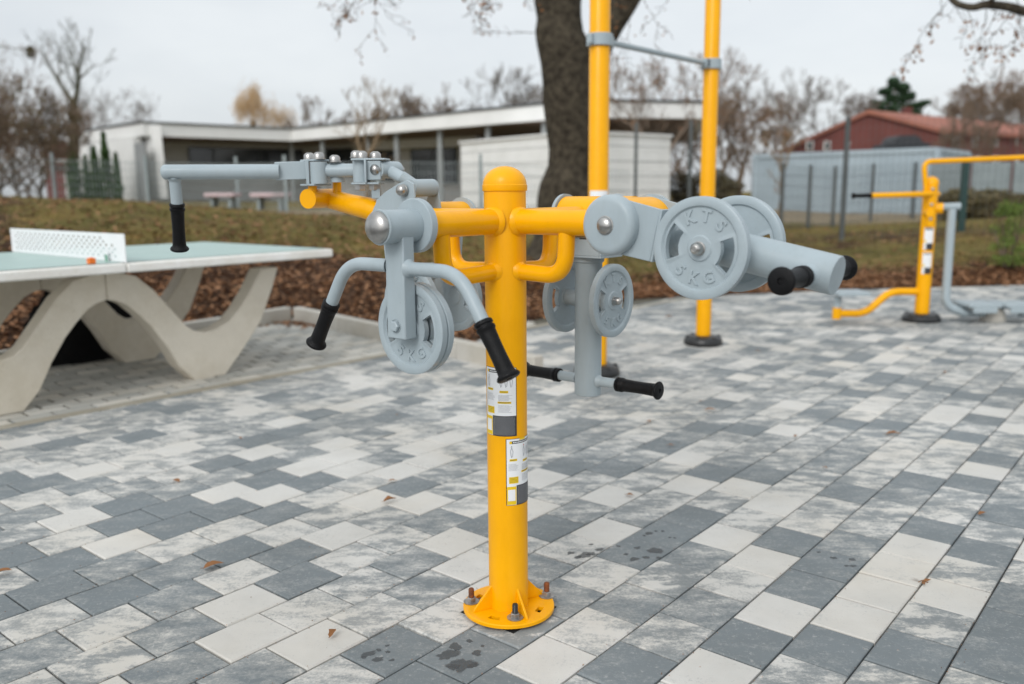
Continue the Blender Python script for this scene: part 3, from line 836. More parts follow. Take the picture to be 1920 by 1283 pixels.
# clevis two block
mb = MB()
mb.box(P(695, 299.5, -.04), (.095, .062, .0055), V((1, -.12, 0)), V((.12, 1, 0))); mb.box(P(690, 344.5, -.04), (.078, .062, .0055), V((1, -.12, 0)), V((.12, 1, 0)))
mb.box(P(686, 322, -.055), (.006, .05, .062), V((1, .1, 0)), V((-.1, 1, 0)))
mb.box(P(704, 320, -.045), (.042, .048, .052), V((1, -.12, 0)), V((.12, 1, 0)))
cl2 = mb.build('clevis', M['grey'], ws, bevel=.002)
for x in (676, 703):
    p = P(x, 347, -.04); mb = MB(); mb.lathe(p, -Z, [(0, .0165), (.013, .0165), (.015, .014), (.015, 0)], 6); mb.build('nut', M['steel'], cl2, sharp=25)
mb = MB(); mb.box(P(706, 363, -.04), (.024, .024, .026)); mb.build('stop_block', M['grey'], cl2, bevel=.001)
# pin axis A with diagonal link
a0 = P(714, 318.5, -.05); a1 = P(745, 314, -.0)
mb = MB(); mb.tube([a0+A*.012, a0-A*.062], .0235, 32)
b0_ = P(757, 357, -.11)
f0 = hubL+B*.02
j1 = P(792, 356, -.11)
mb.tube([a0-A*.025, P(765, 340, -.10), ], .0165, 28)
dl = mb.build('diagonal_link', M['grey'], ws)
dome(a0+A*.013, A, .0145, .010, dl, cyl=.008)
mb = MB(); q0 = P(768, 353, -.12); q1 = P(811, 352, -.04); mb.tube([q0, q1], .0235, 32); mb.tube([P(752, 331, -.10), P(780, 350, -.10)], .0165, 28)
mb.build('link_eye', M['grey'], dl)
dome(P(756.5, 357, -.16), A, .0145, .010, dl, cyl=.008)
dome(a0-A*.062, -A, .0145, .010, dl, cyl=.008)
# crank side plates rising from the hub to the pin
mb = MB()
def flatpoly(pts, y, th):
    P3 = [hitplane(x, yy, y, A) for x, yy in pts]; mb.prism(P3, th)
flatpoly([(701, 395), (706, 375), (722, 360), (748, 344), (763, 338), (775, 345), (777, 366), (776, 410), (730, 425)], b0_+A*.03, -A*.006)
flatpoly([(806, 345), (814, 341), (820, 352), (825, 390), (822, 425), (790, 425)], q1-A*.002, -A*.006)
mb.build('crank_plate', M['grey'], ws, bevel=.001)

# ---- stickers on the post
R0 = .0529
cdir = (CAM-PB); base_ang = math.atan2(cdir.y, cdir.x)
def patch(mb, a0, a1, z0, z1, lvl, slot):
    "curved rectangle on the post; a in degrees, positive = towards picture right"
    r = R0+lvl*.00022; n = max(2, int(abs(a1-a0)/6)); mb.cur = slot; b = len(mb.v)
    for i in range(n+1):
        a = base_ang+math.radians(a0+(a1-a0)*i/n)
        for z in (z0, z1): mb.v.append((PB.x+math.cos(a)*r, PB.y+math.sin(a)*r, z))
    for i in range(n): mb.f.append([b+2*i, b+2*i+2, b+2*i+3, b+2*i+1]); mb.m.append(slot)
def sticker(a0, z1, seed):
    """a0 left edge angle, z1 top"""
    rs = random.Random(seed); W = 100; Hh = .178
    mb = MB(); z0 = z1-Hh
    def Rr(u0, u1, v0, v1, lvl, s): patch(mb, a0+W*u0, a0+W*u1, z1-Hh*v1, z1-Hh*v0, lvl, s)
    Rr(0, 1, 0, 1, 1, 1)                      # black border
    Rr(.02, .98, .006, .995, 2, 0)
    Rr(.40, .62, 0, .03, 3, 2)
    Rr(.12, .98, .035, .075, 3, 1)            # header bar
    Rr(.10, .17, .037, .073, 4, 2)
    u = .2
    while u < .9:
        w = rs.uniform(.015, .035); Rr(u, u+w, .047, .064, 4, 0); u += w+.012
    Rr(.30, .98, .70, 1.0, 3, 1)              # dark text panel
    for k in range(22):
        v = .715+k*.0125; u = .33
        while u < .93:
            w = rs.uniform(.02, .07); Rr(u, min(.95, u+w), v, v+.004, 4, 3); u += w+.012
    Rr(.02, .29, .715, .99, 3, 2); Rr(.05, .26, .76, .93, 4, 0)      # yellow frame, code left out
    for bx_, by_, bw in ((.10, .30, .22), (.52, .33, .24)):          # small yellow captions
        Rr(bx_, bx_+bw, by_, by_+.035, 3, 2); Rr(bx_+.02, bx_+bw-.02, by_+.013, by_+.020, 4, 1)
    Rr(.46, .84, .49, .52, 3, 2); Rr(.49, .81, .50, .509, 4, 1)
    Rr(.08, .36, .57, .67, 3, 2)
    for k in range(4): Rr(.10, .34, .585+k*.02, .589+k*.02, 4, 1)
    for k in range(9):
        for (u0, u1) in ((.07, .38), (.48, .88)):
            v = .375+k*.012 if u0 < .1 else (.395+k*.010)
            Rr(u0, u0+(u1-u0)*rs.uniform(.7, 1), v, v+.0035, 3, 5)
    for k in range(8): Rr(.48, .86*rs.uniform(.9, 1), .545+k*.014, .549+k*.014, 3, 5)
    # line drawings of an exerciser
    def poly(pts, s):
        for (x0, y0), (x1, y1) in zip(pts, pts[1:]):
            for i in range(5):
                t = (i+.5)/5; x = x0+(x1-x0)*t; y = y0+(y1-y0)*t; Rr(x-.008, x+.008, y-.007, y+.007, 4, s)
    for cx in (.16, .56, .70, .84):
        poly([(cx, .13), (cx-.03, .18), (cx-.02, .24), (cx, .28)], 5); poly([(cx, .13), (cx+.04, .19), (cx+.02, .27)], 5)
        Rr(cx-.015, cx+.015, .105, .125, 4, 6 if cx in (.56,) else 5)
    return mb.build('sticker', [M['white_print'], M['black_print'], M['yellow_print'], M['text_grey'], M['rust'], M['text_grey'], M['text_red']], ws, smooth=True)
def ang_for_px(px, z):
    best = None
    for a in range(-90, 91):
        an = base_ang+math.radians(a); p = PB+V((math.cos(an)*R0, math.sin(an)*R0, z)); v = p-CAM
        x = 960+F*v.dot(RT)/v.dot(FW)
        if best is None or abs(x-px) < best[0]: best = (abs(x-px), a)
    return best[1]
def z_for(py, px=950): return gy(px, py, PB.y-.05).z
zt = z_for(690); ar = ang_for_px(968, zt)
zb = z_for(820)
STK = sticker(ar-100, zt, 1)
zt2 = z_for(823, 975); al = ang_for_px(948, zt2)
STK2 = sticker(al, zt2, 2)

# ============================================================ TABLE TENNIS TABLE
TJ = V((-2.048, 4.601, .76)); ta = math.radians(40.23)
TU = V((math.sin(ta), math.cos(ta), 0)); TN = V((-math.cos(ta), math.sin(ta), 0))
TW = 1.528; TH = .052
tt = thing('table_tennis_table', 'concrete table tennis table with pale green top, white net and wavy arched legs', 'table', (TJ.x, TJ.y, 0))
for s in (1, -1):
    mb = MB(); c = TJ+TU*(s*(.685+.0015))+TN*(TW/2)-Z*(TH/2)
    mb.box(c, (1.37, TW, TH), TU, TN); t_ = mb.build('tabletop', M['white_conc'], tt, bevel=.010)
    mb = MB(); g = .028
    a0 = TJ+TU*(s*.004)+TN*g; a1 = TJ+TU*(s*(1.37-g))+TN*g; b1 = a1+TN*(TW-2*g); b0 = a0+TN*(TW-2*g); up = Z*.003
    mb.quad(a0+up, a1+up, b1+up, b0+up); mb.build('playing_surface', M['table_green'], t_)
    mb = MB(); m0 = TJ+TU*(s*.02)+TN*(TW/2-.004)+Z*.005; m1 = TJ+TU*(s*1.33)+TN*(TW/2-.004)+Z*.005
    mb.quad(m0, m1, m1+TN*.008, m0+TN*.008); mb.build('centre_line', M['white_print'], t_)
LS = .262; LT = .13
Pn = TJ+TN*LS
leg_px = [(199,519),(255,518),(288,544),(328,588),(350,612),(365,621),(386,624),(408,617),(430,603),(448,581),(467,551),(489,505),(521,501),(510,541),(489,603),(456,655),(423,706),(366,715),(337,688),(313,650),(284,613),(262,592),(237,572),(219,565),(199,563)]
loc = []
for x, y in leg_px:
    p = hitplane(x, y, Pn, TN); loc.append(((p-TJ).dot(TU), p.z))
loc = [(max(0, t), min(z, .705)) for t, z in loc]
loc = [(t, (0 if i in (16, 17) else z)) for i, (t, z) in enumerate(loc)]
loc[0] = (0.0, .708); loc[-1] = (0.0, loc[-1][1])
for s in (1, -1):
    for sv in (LS, TW-LS-LT):
        mb = MB(); pts = [TJ+TU*(s*(t+.0015))+TN*sv+V((0, 0, z-.76)) for t, z in (loc[::-1] if s > 0 else loc)]
        # split into convex-ish strip: earclip handled by n-gon
        mb.prism(pts, TN*LT); mb.build('leg', M['concrete'], tt, sharp=30, bevel=.006)
# net with drilled holes
net = MB(); NL = 1.53; NH = .15; nx = 46; nz = 8; o = TJ+TN*(-.002)+Z*.004
def nv(u, w, off=0): return o+TN*(u*NL)+Z*(w*NH)+TU*off
mw = .012/NL; mh = .014/NH
for i in range(nx):
    for j in range(nz):
        u0 = i/nx; u1 = (i+1)/nx; w0 = j/nz; w1 = (j+1)/nz
        hole = (i+j) % 2 == 0 and 1 <= j <= nz-2 and i <= nx-3 and i >= (3 if j < 5 else 7)
        cs = [nv(u0, w0), nv(u1, w0), nv(u1, w1), nv(u0, w1)]
        if not hole: net.add(cs, [(0, 1, 2, 3)]); continue
        cu, cw = (u0+u1)/2, (w0+w1)/2; du, dw = (u1-u0)*.36, (w1-w0)*.40
        ds = [nv(cu-du*.8, cw-dw*.8), nv(cu, cw-dw), nv(cu+du*.8, cw-dw*.8), nv(cu+du, cw), nv(cu+du*.8, cw+dw*.8), nv(cu, cw+dw), nv(cu-du*.8, cw+dw*.8), nv(cu-du, cw)]
        net.add(cs+ds, [(0, 1, 6, 5, 4), (1, 2, 8, 7, 6), (2, 3, 10, 9, 8), (3, 0, 4, 11, 10)])
no = net.build('net', M['white_print'], tt, smooth=False)
sol = no.modifiers.new('solid', 'SOLIDIFY'); sol.thickness = .004
mb = MB(); q = hitplane(203, 481, TJ-TU*.008, TU)
mb.box(V((q.x, q.y, q.z))-TU*.010, (.002, .040, .058), TU, TN); lb = mb.build('label', M['white_print'], no)
mb = MB(); mb.box(V((q.x, q.y, q.z-.008))-TU*.0118, (.0012, .032, .036), TU, TN); lbp = mb.build('label_print', M['green_label'], lb)
ob = gz(171, 489, .78)
mb = MB(); mb.box(V((ob.x, ob.y, .779)), (.034, .034, .030), TU, TN); mb.tube([V((ob.x, ob.y, .793)), V((ob.x, ob.y, .797))], .010, 16)
tag(mb.build('orange_block', M['orange'], bevel=.004), 'small orange plastic block lying on the green table top near the net', 'block')
# plain black lump just behind the far table legs
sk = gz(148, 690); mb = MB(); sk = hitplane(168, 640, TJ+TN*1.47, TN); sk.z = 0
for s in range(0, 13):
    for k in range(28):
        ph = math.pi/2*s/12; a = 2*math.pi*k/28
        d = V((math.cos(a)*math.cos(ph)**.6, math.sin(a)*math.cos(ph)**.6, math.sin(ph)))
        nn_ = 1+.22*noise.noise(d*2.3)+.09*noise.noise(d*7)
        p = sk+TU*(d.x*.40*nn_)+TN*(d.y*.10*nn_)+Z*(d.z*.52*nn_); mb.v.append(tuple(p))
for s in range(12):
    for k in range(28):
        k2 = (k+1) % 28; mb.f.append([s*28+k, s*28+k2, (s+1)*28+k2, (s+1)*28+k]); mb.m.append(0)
M['lump'] = simple('black_lump', (.006, .006, .007), (.010, .010, .011), 5, .8, 0, .4, 12, .15, .03)
tag(mb.build('black_lump', M['lump'], sharp=180), 'black lump lying on the ground underneath the table tennis table', 'lump')

# ============================================================ PULL-UP FRAME
p1 = gz(1119, 703); p2 = gz(1318, 646)
pf = thing('pull_up_frame', 'tall yellow pull-up frame of two poles joined by a thin grey bar', 'exercise machine', (p1+p2)/2)
for p, r in ((p1, .0595), (p2, .0535)):
    mb = MB(); mb.lathe(p, Z, [(0, r), (3.0, r), (3.03, r*.7), (3.04, 0)], 40); pl = mb.build('pole', M['yellow'], pf)
    mb = MB(); mb.lathe(p, Z, [(0, .125), (.006, .138), (.02, .142), (.045, .135), (.062, .115), (.070, .085), (.072, r)], 40)
    for q in range(6):
        a = q*math.pi/3; c_ = p+V((math.cos(a)*.112, math.sin(a)*.112, .052)); mb.lathe(c_, Z, [(0, .018), (.014, .016), (.020, .008), (.021, 0)], 12)
    mb.build('base_cover', M['black_base'], pf)
bz = gy(1120, 76, p1.y).z; bd = (p2-p1).normalized()
z2 = gy(1335, 120, p2.y).z
ca = p1+Z*bz; cb = p2+Z*(bz*.5+z2*.5)
for c_, r in ((ca, .0595), (cb, .0535)):
    mb = MB(); mb.lathe(c_-Z*.035, Z, [(0, r), (0, r+.014), (.004, r+.017), (.066, r+.017), (.070, r+.014), (.070, r)], 40)
    sgn = 1 if c_ is ca else -1
    mb.box(c_+bd*(sgn*(r+.03)), (.06, .045, .06), bd, bd.cross(Z)); mb.box(c_-bd*(sgn*(r+.02)), (.05, .03, .055), bd, bd.cross(Z))
    cl = mb.build('collar', M['grey'], pf, bevel=.003)
    for zz in (-.012, .014): dome(c_+bd*(sgn*(r+.028))-bd.cross(Z)*(-.023)+Z*zz, bd.cross(Z), .009, .006, cl, mat='black_base')
mb = MB(); mb.tube([ca+bd*.1, cb-bd*.09], .0175, 20); mb.build('pull_up_bar', M['grey'], pf)
mb = MB(); q = gy(1127, 361, p1.y)
for i in range(8):
    a0 = math.radians(-150+i*15); a1 = a0+math.radians(15); r = .0602
    e = lambda a, z: V((p1.x+math.cos(a)*r, p1.y+math.sin(a)*r, z))
    mb.quad(e(a0, q.z-.11), e(a1, q.z-.11), e(a1, q.z+.01), e(a0, q.z+.01))
mb.build('sticker', M['white_print'], pf)

# ============================================================ SECOND TRAINING STATION
sb = gz(1727, 602)
def S(x, y, dy=0): return gy(x, y, sb.y+dy)
st2 = thing('leg_trainer', 'yellow post with a long horizontal rail and grey swinging foot plates at the back right', 'exercise machine', sb)
pr = [(0, .058), (S(1751, 345).z, .058)]
mb = MB(); mb.lathe(sb, Z, pr, 40); pst = mb.build('post', M['yellow'], st2)
mb = MB(); zt_ = S(1751, 345).z; mb.lathe(sb, Z, [(zt_-.01, .058), (zt_-.008, .062), (zt_+.006, .062)]+[(zt_+.006+.055*math.sin(math.pi/2*i/8), .061*math.cos(math.pi/2*i/8)) for i in range(8)]+[(zt_+.061, 0)], 40); mb.build('post_cap', M['yellow'], st2)
mb = MB(); mb.lathe(sb, Z, [(0, .14), (.008, .155), (.025, .16), (.05, .145), (.066, .11), (.07, .058)], 36)
for q in range(6):
    a = q*math.pi/3+.3; mb.lathe(sb+V((math.cos(a)*.12, math.sin(a)*.12, .05)), Z, [(0, .022), (.018, .018), (.024, .006), (.0245, 0)], 12)
mb.build('base_cover', M['black_base'], st2)
# flat bracket plate carrying bolts on the post's front
fr = -.068
zt0 = S(1742, 345).z; zt1 = S(1738, 425).z
mb = MB(); mb.box(V((sb.x-.022, sb.y+fr, (zt0+zt1)/2)), (.052, .022, zt0-zt1)); brk = mb.build('bracket', M['yellow'], st2, bevel=.004)
for y in (355, 384, 411):
    c_ = S(1742, y, fr-.012); dome(V((sb.x-.022, sb.y+fr-.011, c_.z)), V((0, -1, 0)), .013, .010, brk)
mb = MB(); mb.tube([S(1758, 364, 0), S(1742, 364, -.09), S(1632, 367, -.16)], [.023, .023, .021], 20); hl = mb.build('lever_handle', M['yellow'], st2)
grip(S(1634, 367, -.16), S(1599, 367.5, -.19), hl, r=.0185)
mb = MB(); mb.tube(fillet([S(1737, 362, -.05), S(1732, 303.5, -.05), S(1930, 295, 0), S(2080, 290, .1)], .07, 10), .0205, 20); mb.build('support_rail', M['yellow'], st2)
mb = MB(); mb.tube([S(1748, 391, 0), S(1768, 391, -.03)], .044, 28); mb.tube([S(1738, 400, -.02), S(1744, 400, -.09)], .033, 24); mb.build('bearing', M['yellow'], st2)
mb = MB(); mb.tube([S(1766, 388, -.03), S(1800, 387, -.05)], .030, 24)
mb.tube(fillet([S(1785, 392, -.04), S(1772, 574, -.06), S(1812, 588, -.08)], .13, 10), .0345, 24)
mb.tube([S(1808, 586.5, -.08), S(1845, 588, -.07)], .028, 20); mb.tube([S(1912, 588, -.06), S(2010, 592, -.05)], .028, 20); sa = mb.build('swing_arm', M['grey'], st2)
for x0, x1 in ((1800, 1862), (1868, 1930)):
    c_ = (S(x0, 574, -.08)+S(x1, 574, -.08))/2
    mb = MB(); mb.box(c_+Z*.018, (.27, .30, .03)); mb.box(c_-Z*.018+V((0, -.14, 0)), (.20, .02, .05)); mb.box(c_-Z*.018+V((0, .12, 0)), (.20, .02, .05)); mb.build('foot_plate', M['grey'], sa, bevel=.006)
mb = MB(); c_ = gz(1861, 602); mb.lathe(c_, Z, [(0, .10), (.05, .097), (.095, .078), (.115, .045), (.12, 0)], 28); mb.build('buffer', M['kerb'], st2)
mb = MB(); mb.tube(fillet([S(1722, 547, 0), S(1668, 547, -.03), S(1622, 588, -.05), S(1568, 588, -.08)], .09, 10), .031, 24)
c_ = S(1569, 588, -.08); mb.tube([c_+Z*.05, c_-Z*.045], .036, 24); mb.build('step_arm', M['yellow'], st2)
c2_ = S(1571, 560, -.08); mb = MB(); mb.lathe(V((c2_.x, c2_.y, c_.z+.05)), Z, [(0, .03), (.02, .026), (.05, .026), (.08, .034), (.09, .034)], 20)
mb.box(S(1591, 549, -.08), (.27, .27, .03)); mb.build('step_plate', M['grey'], st2, bevel=.004)
def flat_sticker(y0, y1, x):
    za, zb_ = S(x, y0).z, S(x, y1).z; r = .0588
    mb = MB()
    for (u0, u1, v0, v1, lvl, sl) in ((0, 1, 0, 1, 0, 0), (.28, 1, .70, 1, 1, 1), (.05, .26, .55, .66, 1, 2), (.05, .25, .72, .96, 1, 0), (.1, .9, .04, .09, 1, 1)):
        mb.cur = sl
        for i in range(6):
            a0 = math.radians(-140+(u0+(u1-u0)*i/6)*75); a1 = math.radians(-140+(u0+(u1-u0)*(i+1)/6)*75); rr_ = r+lvl*.0008
            e = lambda a, z: V((sb.x+math.cos(a)*rr_, sb.y+math.sin(a)*rr_, z))
            zz0 = za-(za-zb_)*v0; zz1 = za-(za-zb_)*v1
            mb.quad(e(a0, zz0), e(a1, zz0), e(a1, zz1), e(a0, zz1))
    mb.build('sticker', [M['white_print'], M['black_print'], M['yellow_print']], pst)
flat_sticker(427, 468, 1737); flat_sticker(473, 513, 1733)

# ============================================================ SMALL THINGS ON THE PAVING
def leafobj(px, py, L, ang, label, group=None, curl=.35, seed=0, mat='leaf_brown'):
    rs = random.Random(seed); p = gz(px, py)+Z*.006
    d = V((math.cos(ang), math.sin(ang), 0)); s = V((-d.y, d.x, 0)); mb = MB(); n = 8
    wv = [0, .55, .85, 1, .95, .75, .5, .25, 0]
    for i in range(n+1):
        t = i/n; w = wv[i]*L*.28*(1+.25*rs.uniform(-1, 1)); z = L*.10*math.sin(t*math.pi)+L*curl*.25*t*t
        for k in (-1, 0, 1): mb.v.append(tuple(p+d*(L*(t-.5))+s*(k*w)+Z*(z+abs(k)*w*curl)))
    for i in range(n):
        for k in range(2): mb.f.append([i*3+k, (i+1)*3+k, (i+1)*3+k+1, i*3+k+1]); mb.m.append(0)
    mb.tube([p-d*L*.48+Z*.001, p-d*L*.62+s*L*.03+Z*.003], .0007, 6)
    o = mb.build('fallen_leaf', M[mat], sharp=180); return tag(o, label, 'leaf', group)
LB = 'leaves scattered on the paving'
leafobj(401, 1066, .062, .5, 'orange brown leaf lying on the dark and pale pavers at the lower left', LB, seed=1)
leafobj(624, 1194, .034, 1.3, 'small rust leaf standing curled on a mottled paver at the bottom left of the post', LB, .8, 2)
leafobj(731, 943, .050, .3, 'curled brown leaf left of the yellow post between two mottled pavers', LB, .7, 3)
leafobj(7, 1078, .05, .2, 'brown leaf at the very left edge of the paving', LB, .5, 4)
leafobj(1181, 932, .032, -.4, 'narrow tan leaf lying on the white paver right of the lower sticker', LB, .3, 5)
leafobj(1332, 772, .06, -.3, 'pale orange leaf on the pavers below the hanging black grip', LB, .3, 6)
leafobj(1675, 818, .07, -.3, 'brown leaf lying on the right side of the paving, midway back', LB, .4, 7)
leafobj(1842, 967, .035, .3, 'tiny brown leaf on a dark paver near the right edge', LB, .4, 8)
leafobj(1255, 596, .07, 0, 'orange leaf at the far side of the paving beside the second yellow pole', LB, .4, 9)
leafobj(1008, 677, .02, 0, 'little leaf scrap close behind the yellow post', LB, .4, 10)
for i, (x, y) in enumerate([(1314,754),(1216,793),(1258,838),(1492,820),(1547,880),(745,780),(450,824),(735,905),(1040,640),(1420,660),(1650,640),(1700,655),(1770,700),(330,905),(1160,560+90)]):
    leafobj(x, y, random.uniform(.02, .045), random.random()*6, 'tiny brown leaf scrap lying on the mottled grey and white pavers', 'tiny leaf scraps on the paving', .3, 20+i, 'leaf_litter')
# winged seed
p = gz(1728, 1092)+Z*.004
mb = MB()
for dx, dy, l in ((.035, .005, .03), (-.02, .02, .03), (-.005, -.03, .03)):
    d = V((dx, dy, 0)).normalized(); s = V((-d.y, d.x, 0)); mb.add([p, p+d*l*.5+s*.006+Z*.004, p+d*l+Z*.003, p+d*l*.5-s*.004], [(0, 1, 2, 3)])
mb.tube([p-V((.012, .006, 0)), p+Z*.002, p+V((.014, -.01, 0))], .0012, 6)
tag(mb.build('winged_seed', M['leaf_brown']), 'brown winged seed lying across the joint between pale pavers on the right', 'seed')
# wet paw prints: stains a millimetre above the pavers
def top_z(x, y):
    g = V((x, y, 0)); k = math.floor((C0-g.dot(NN))/PW); s0 = (.157 if k % 2 == 0 else .070)*H; j = math.floor((g.dot(U)-s0)/PL)
    if (k, j) not in TOPS: return 0.0
    c, dz, t0, t1 = TOPS[(k, j)]; d = g-c
    return dz+t0*d.dot(U)/((PL-.005)/2)+t1*d.dot(NN)/((PW-.005)/2)
def blob(mb, cols, c, r, sx, ang, rs):
    n = 26; b = len(mb.v); rads = (0, .55, .8, 1.0, 1.3)
    for q, f in enumerate(rads):
        for k in range(1 if q == 0 else n):
            a = 2*math.pi*k/n; rr_ = r*f*(1+.5*noise.noise(V((math.cos(a)*1.3+rs*1.37, math.sin(a)*1.3, rs*.71)))+.3*noise.noise(V((math.cos(a)*3+rs*2.1, math.sin(a)*3, rs*1.3))))
            x = math.cos(a)*rr_*sx; y = math.sin(a)*rr_; X = c.x+x*math.cos(ang)-y*math.sin(ang); Y = c.y+x*math.sin(ang)+y*math.cos(ang)
            mb.v.append((X, Y, top_z(X, Y)+.00025+(rs % 9)*.00006)); cols.append(((1, .95, .8, .5, 0)[q], 0, 0, 1))
    for k in range(n): mb.f.append([b, b+1+k, b+1+(k+1) % n]); mb.m.append(0)
    for q in range(3):
        for k in range(n): mb.f.append([b+1+q*n+k, b+1+q*n+n+k, b+1+q*n+n+(k+1) % n, b+1+q*n+(k+1) % n]); mb.m.append(0)
paws = [((868, 1250), [(855,1213,13,1.0),(880,1203,7,1),(893,1225,9,1.2),(838,1228,15,1.6),(866,1247,20,1.6),(850,1251,11,1.2),(905,1212,4,1),(886,1248,8,1.3)], 'large wet paw print on the dark paver just left of the post foot'),
        ((712, 1225), [(690,1226,9,1.8),(710,1218,6,1),(726,1210,4,1.3),(709,1236,9,1.3),(727,1222,5,1),(735,1238,5,1.4),(682,1232,5,1)], 'wet paw print on the dark paver left of the larger print in the foreground'),
        ((1200, 1040), [(1195,1028,7,1.4),(1228,1033,16,1.3),(1212,1046,8,1.4),(1173,1040,6,1.3),(1160,1025,6,1),(1190,1048,10,1.6),(1235,1046,6,1.5)], 'wide wet paw print on the grey paver right of the post'),
        ((1236, 1003), [(1217,1000,9,1.5),(1243,996,5,1.2),(1256,1008,4,1),(1265,1009,4,1),(1230,996,5,1),(1208,1004,5,1)], 'faint wet paw print on the paver behind the wide print right of the post'),
        ((1095, 1035), [(1070,1038,8,1.4),(1095,1042,12,1.8),(1108,1022,5,1.6),(1083,1046,8,1.5),(1125,1031,8,1.6),(1110,1040,9,1.6)], 'smeared wet paw print on the mottled paver closest right of the post'),
        ((1580, 1050), [(1563,1047,7,1.2),(1597,1050,9,1.0),(1600,1062,6,1.6),(1587,1062,5,1.3),(1535,1036,5,1.2)], 'small wet paw print on the dark paver at the lower right')]
for i, (c, bl, lab) in enumerate(paws):
    mb = MB(); cols = []
    for j, (x, y, r, sx) in enumerate(bl): blob(mb, cols, gz(x, y), r/1617*1.116/.47*.98*.85, sx*.9, .5, i*7+j)
    pw = mb.build('paw_print', M['wet'], smooth=False); colour_attr(pw, cols); tag(pw, lab, 'paw print', 'wet paw prints on the pavers')

# ============================================================ BUILDINGS
def gb(px, y): # ground height under pixel column at distance y
    x = (px-960)/1617*y; return V((x, y, ground(x, y)))
ZR = 3.38; FT = .40
kg = thing('pavilion_building', 'long low white flat roofed building with brown soffit and thin columns behind the fence', 'building', gb(700, 30))
def PX(px, y): return V(((px-960)/1617*y, y, 0))
rA, rB, rC, rD, rE, rF, rG = PX(290, 28.2), PX(560, 31.6), PX(1085, 22.6), PX(1316, 23.4), PX(1300, 34), PX(600, 46), PX(150, 33)
mb = MB(); mb.prism([p+Z*ZR for p in (rA, rB, rC, rD, rE, rF, rG)], Z*(-FT)); roof = mb.build('roof', M['wall_white'], kg, smooth=False)
def inset(a, b, c, k): return b+((a-b).normalized()+(c-b).normalized()).normalized()*k
mb = MB(); mb.prism([p+Z*(ZR-FT-.003) for p in (rA+V((.3,.2,0)), rB+V((0,.25,0)), rC+V((0,.25,0)), rD+V((-.2,.2,0)), rE+V((-.2,-.2,0)), rF, rG+V((.3,0,0)))], Z*-.02); mb.build('soffit', M['soffit'], roof, smooth=False)
mb = MB(); 
for a, b in ((rA, rB), (rB, rC), (rC, rD), (rG, rA)): mb.bar(a+Z*(ZR+.03), b+Z*(ZR+.03), .12, .05)
mb.build('roof_edge', M['frame_dark'], roof, smooth=False)
def wall(a, b, z0, z1, th, mat, name='wall'):
    mb = MB(); c = (a+b)/2; mb.box(V((c.x, c.y, (z0+z1)/2)), ((b-a).length, th, z1-z0), (b-a).normalized(), V((-(b-a).y, (b-a).x, 0)).normalized()); return mb.build(name, M[mat], kg, smooth=False)
wG = wall(rG+V((.2, .1, 0)), rA+V((-.35, .35, 0)), .6, ZR-FT-.03, .25, 'wall_white')
# slanted fin at the corner
mb = MB(); a = gy(284, 236, 28.3); b = gy(302, 236, 28.3); c = gy(316, 372, 28.3); d = gy(300, 372, 28.3)
mb.prism([V((p.x, 28.25, p.z)) for p in (a, b, c, d)], V((-.9, 1.1, 0))); mb.build('slanted_fin', M['wall_white'], kg, smooth=False)
w1a, w1b, w2b = PX(285, 30.6), PX(590, 34.2), PX(1180, 27.5)
wl = wall(w1a, w1b, .6, ZR-FT-.03, .2, 'wall_beige'); wl2 = wall(w1b, w2b, .6, ZR-FT-.03, .2, 'wall_beige')
def win(px0, px1, y0, y1, a, b, parent, mat='glass', panes=1, fr=.07):
    n = V((-(b-a).y, (b-a).x, 0)).normalized()
    if n.y > 0: n = -n
    P0 = hitplane(px0, y0, a+n*.13, n); P1 = hitplane(px1, y0, a+n*.13, n); P2 = hitplane(px1, y1, a+n*.13, n)
    z1, z0 = P0.z, P2.z; d = (P1-P0); d.z = 0; L_ = d.length; d.normalize(); c = (P0+P1)/2; c.z = (z0+z1)/2
    mb = MB(); mb.box(c, (L_, .06, z1-z0), d, n); f = mb.build('window', M['frame_dark' if mat == 'glass' else mat], parent, smooth=False)
    if mat == 'glass':
        mb = MB()
        for i in range(panes):
            mb.box(c+d*(L_*((i+.5)/panes-.5))+n*.02, (L_/panes-fr, .06, z1-z0-fr), d, n)
        mb.build('pane', M['glass'], f, smooth=False)
win(352, 568, 276, 309, w1a, w1b, kg, panes=5)
for x0, x1, y0, y1 in ((600, 660, 280, 330), (770, 856, 277, 345), (690, 745, 282, 340), (900, 980, 275, 330)): win(x0, x1, y0, y1, w1b, w2b, kg, panes=2)
mb = MB(); n_ = (rA-rG).cross(Z).normalized(); 
q0 = hitplane(261, 272, rA+V((-.35, .35, 0))-(n_*.0), n_); q1 = hitplane(280, 272, rA+V((-.35, .35, 0)), n_); 
if n_.y > 0: n_ = -n_
dd_ = (q1-q0); dd_.z = 0; c = (q0+q1)/2; mb.box(V((c.x, c.y, 1.75))+n_*.14, (dd_.length, .06, 2.0), dd_.normalized(), n_); dr = mb.build('door', M['door_grey'], kg, smooth=False)
for px, t in ((548, .03), (606, .12), (690, .30), (745, .40), (826, .56), (916, .74), (1021, .93)):
    # columns along the canopy edge
    d = rC-rB; n2 = V((-d.y, d.x, 0)).normalized(); n2 = n2 if n2.y > 0 else -n2
    p = hitplane(px, 300, rB+n2*.35, n2); g_ = ground(p.x, p.y)
    mb = MB(); mb.tube([V((p.x, p.y, g_-.1)), V((p.x, p.y, ZR-FT-.02))], .085, 12); mb.build('column', M['column'], kg)
n2 = V((-(w2b-w1b).y, (w2b-w1b).x, 0)).normalized(); n2 = n2 if n2.y < 0 else -n2
qa = hitplane(695, 247, w1b+n2*.9, n2); qb = hitplane(892, 247, w1b+n2*.9, n2); qc = hitplane(892, 262, w1b+n2*.9, n2)
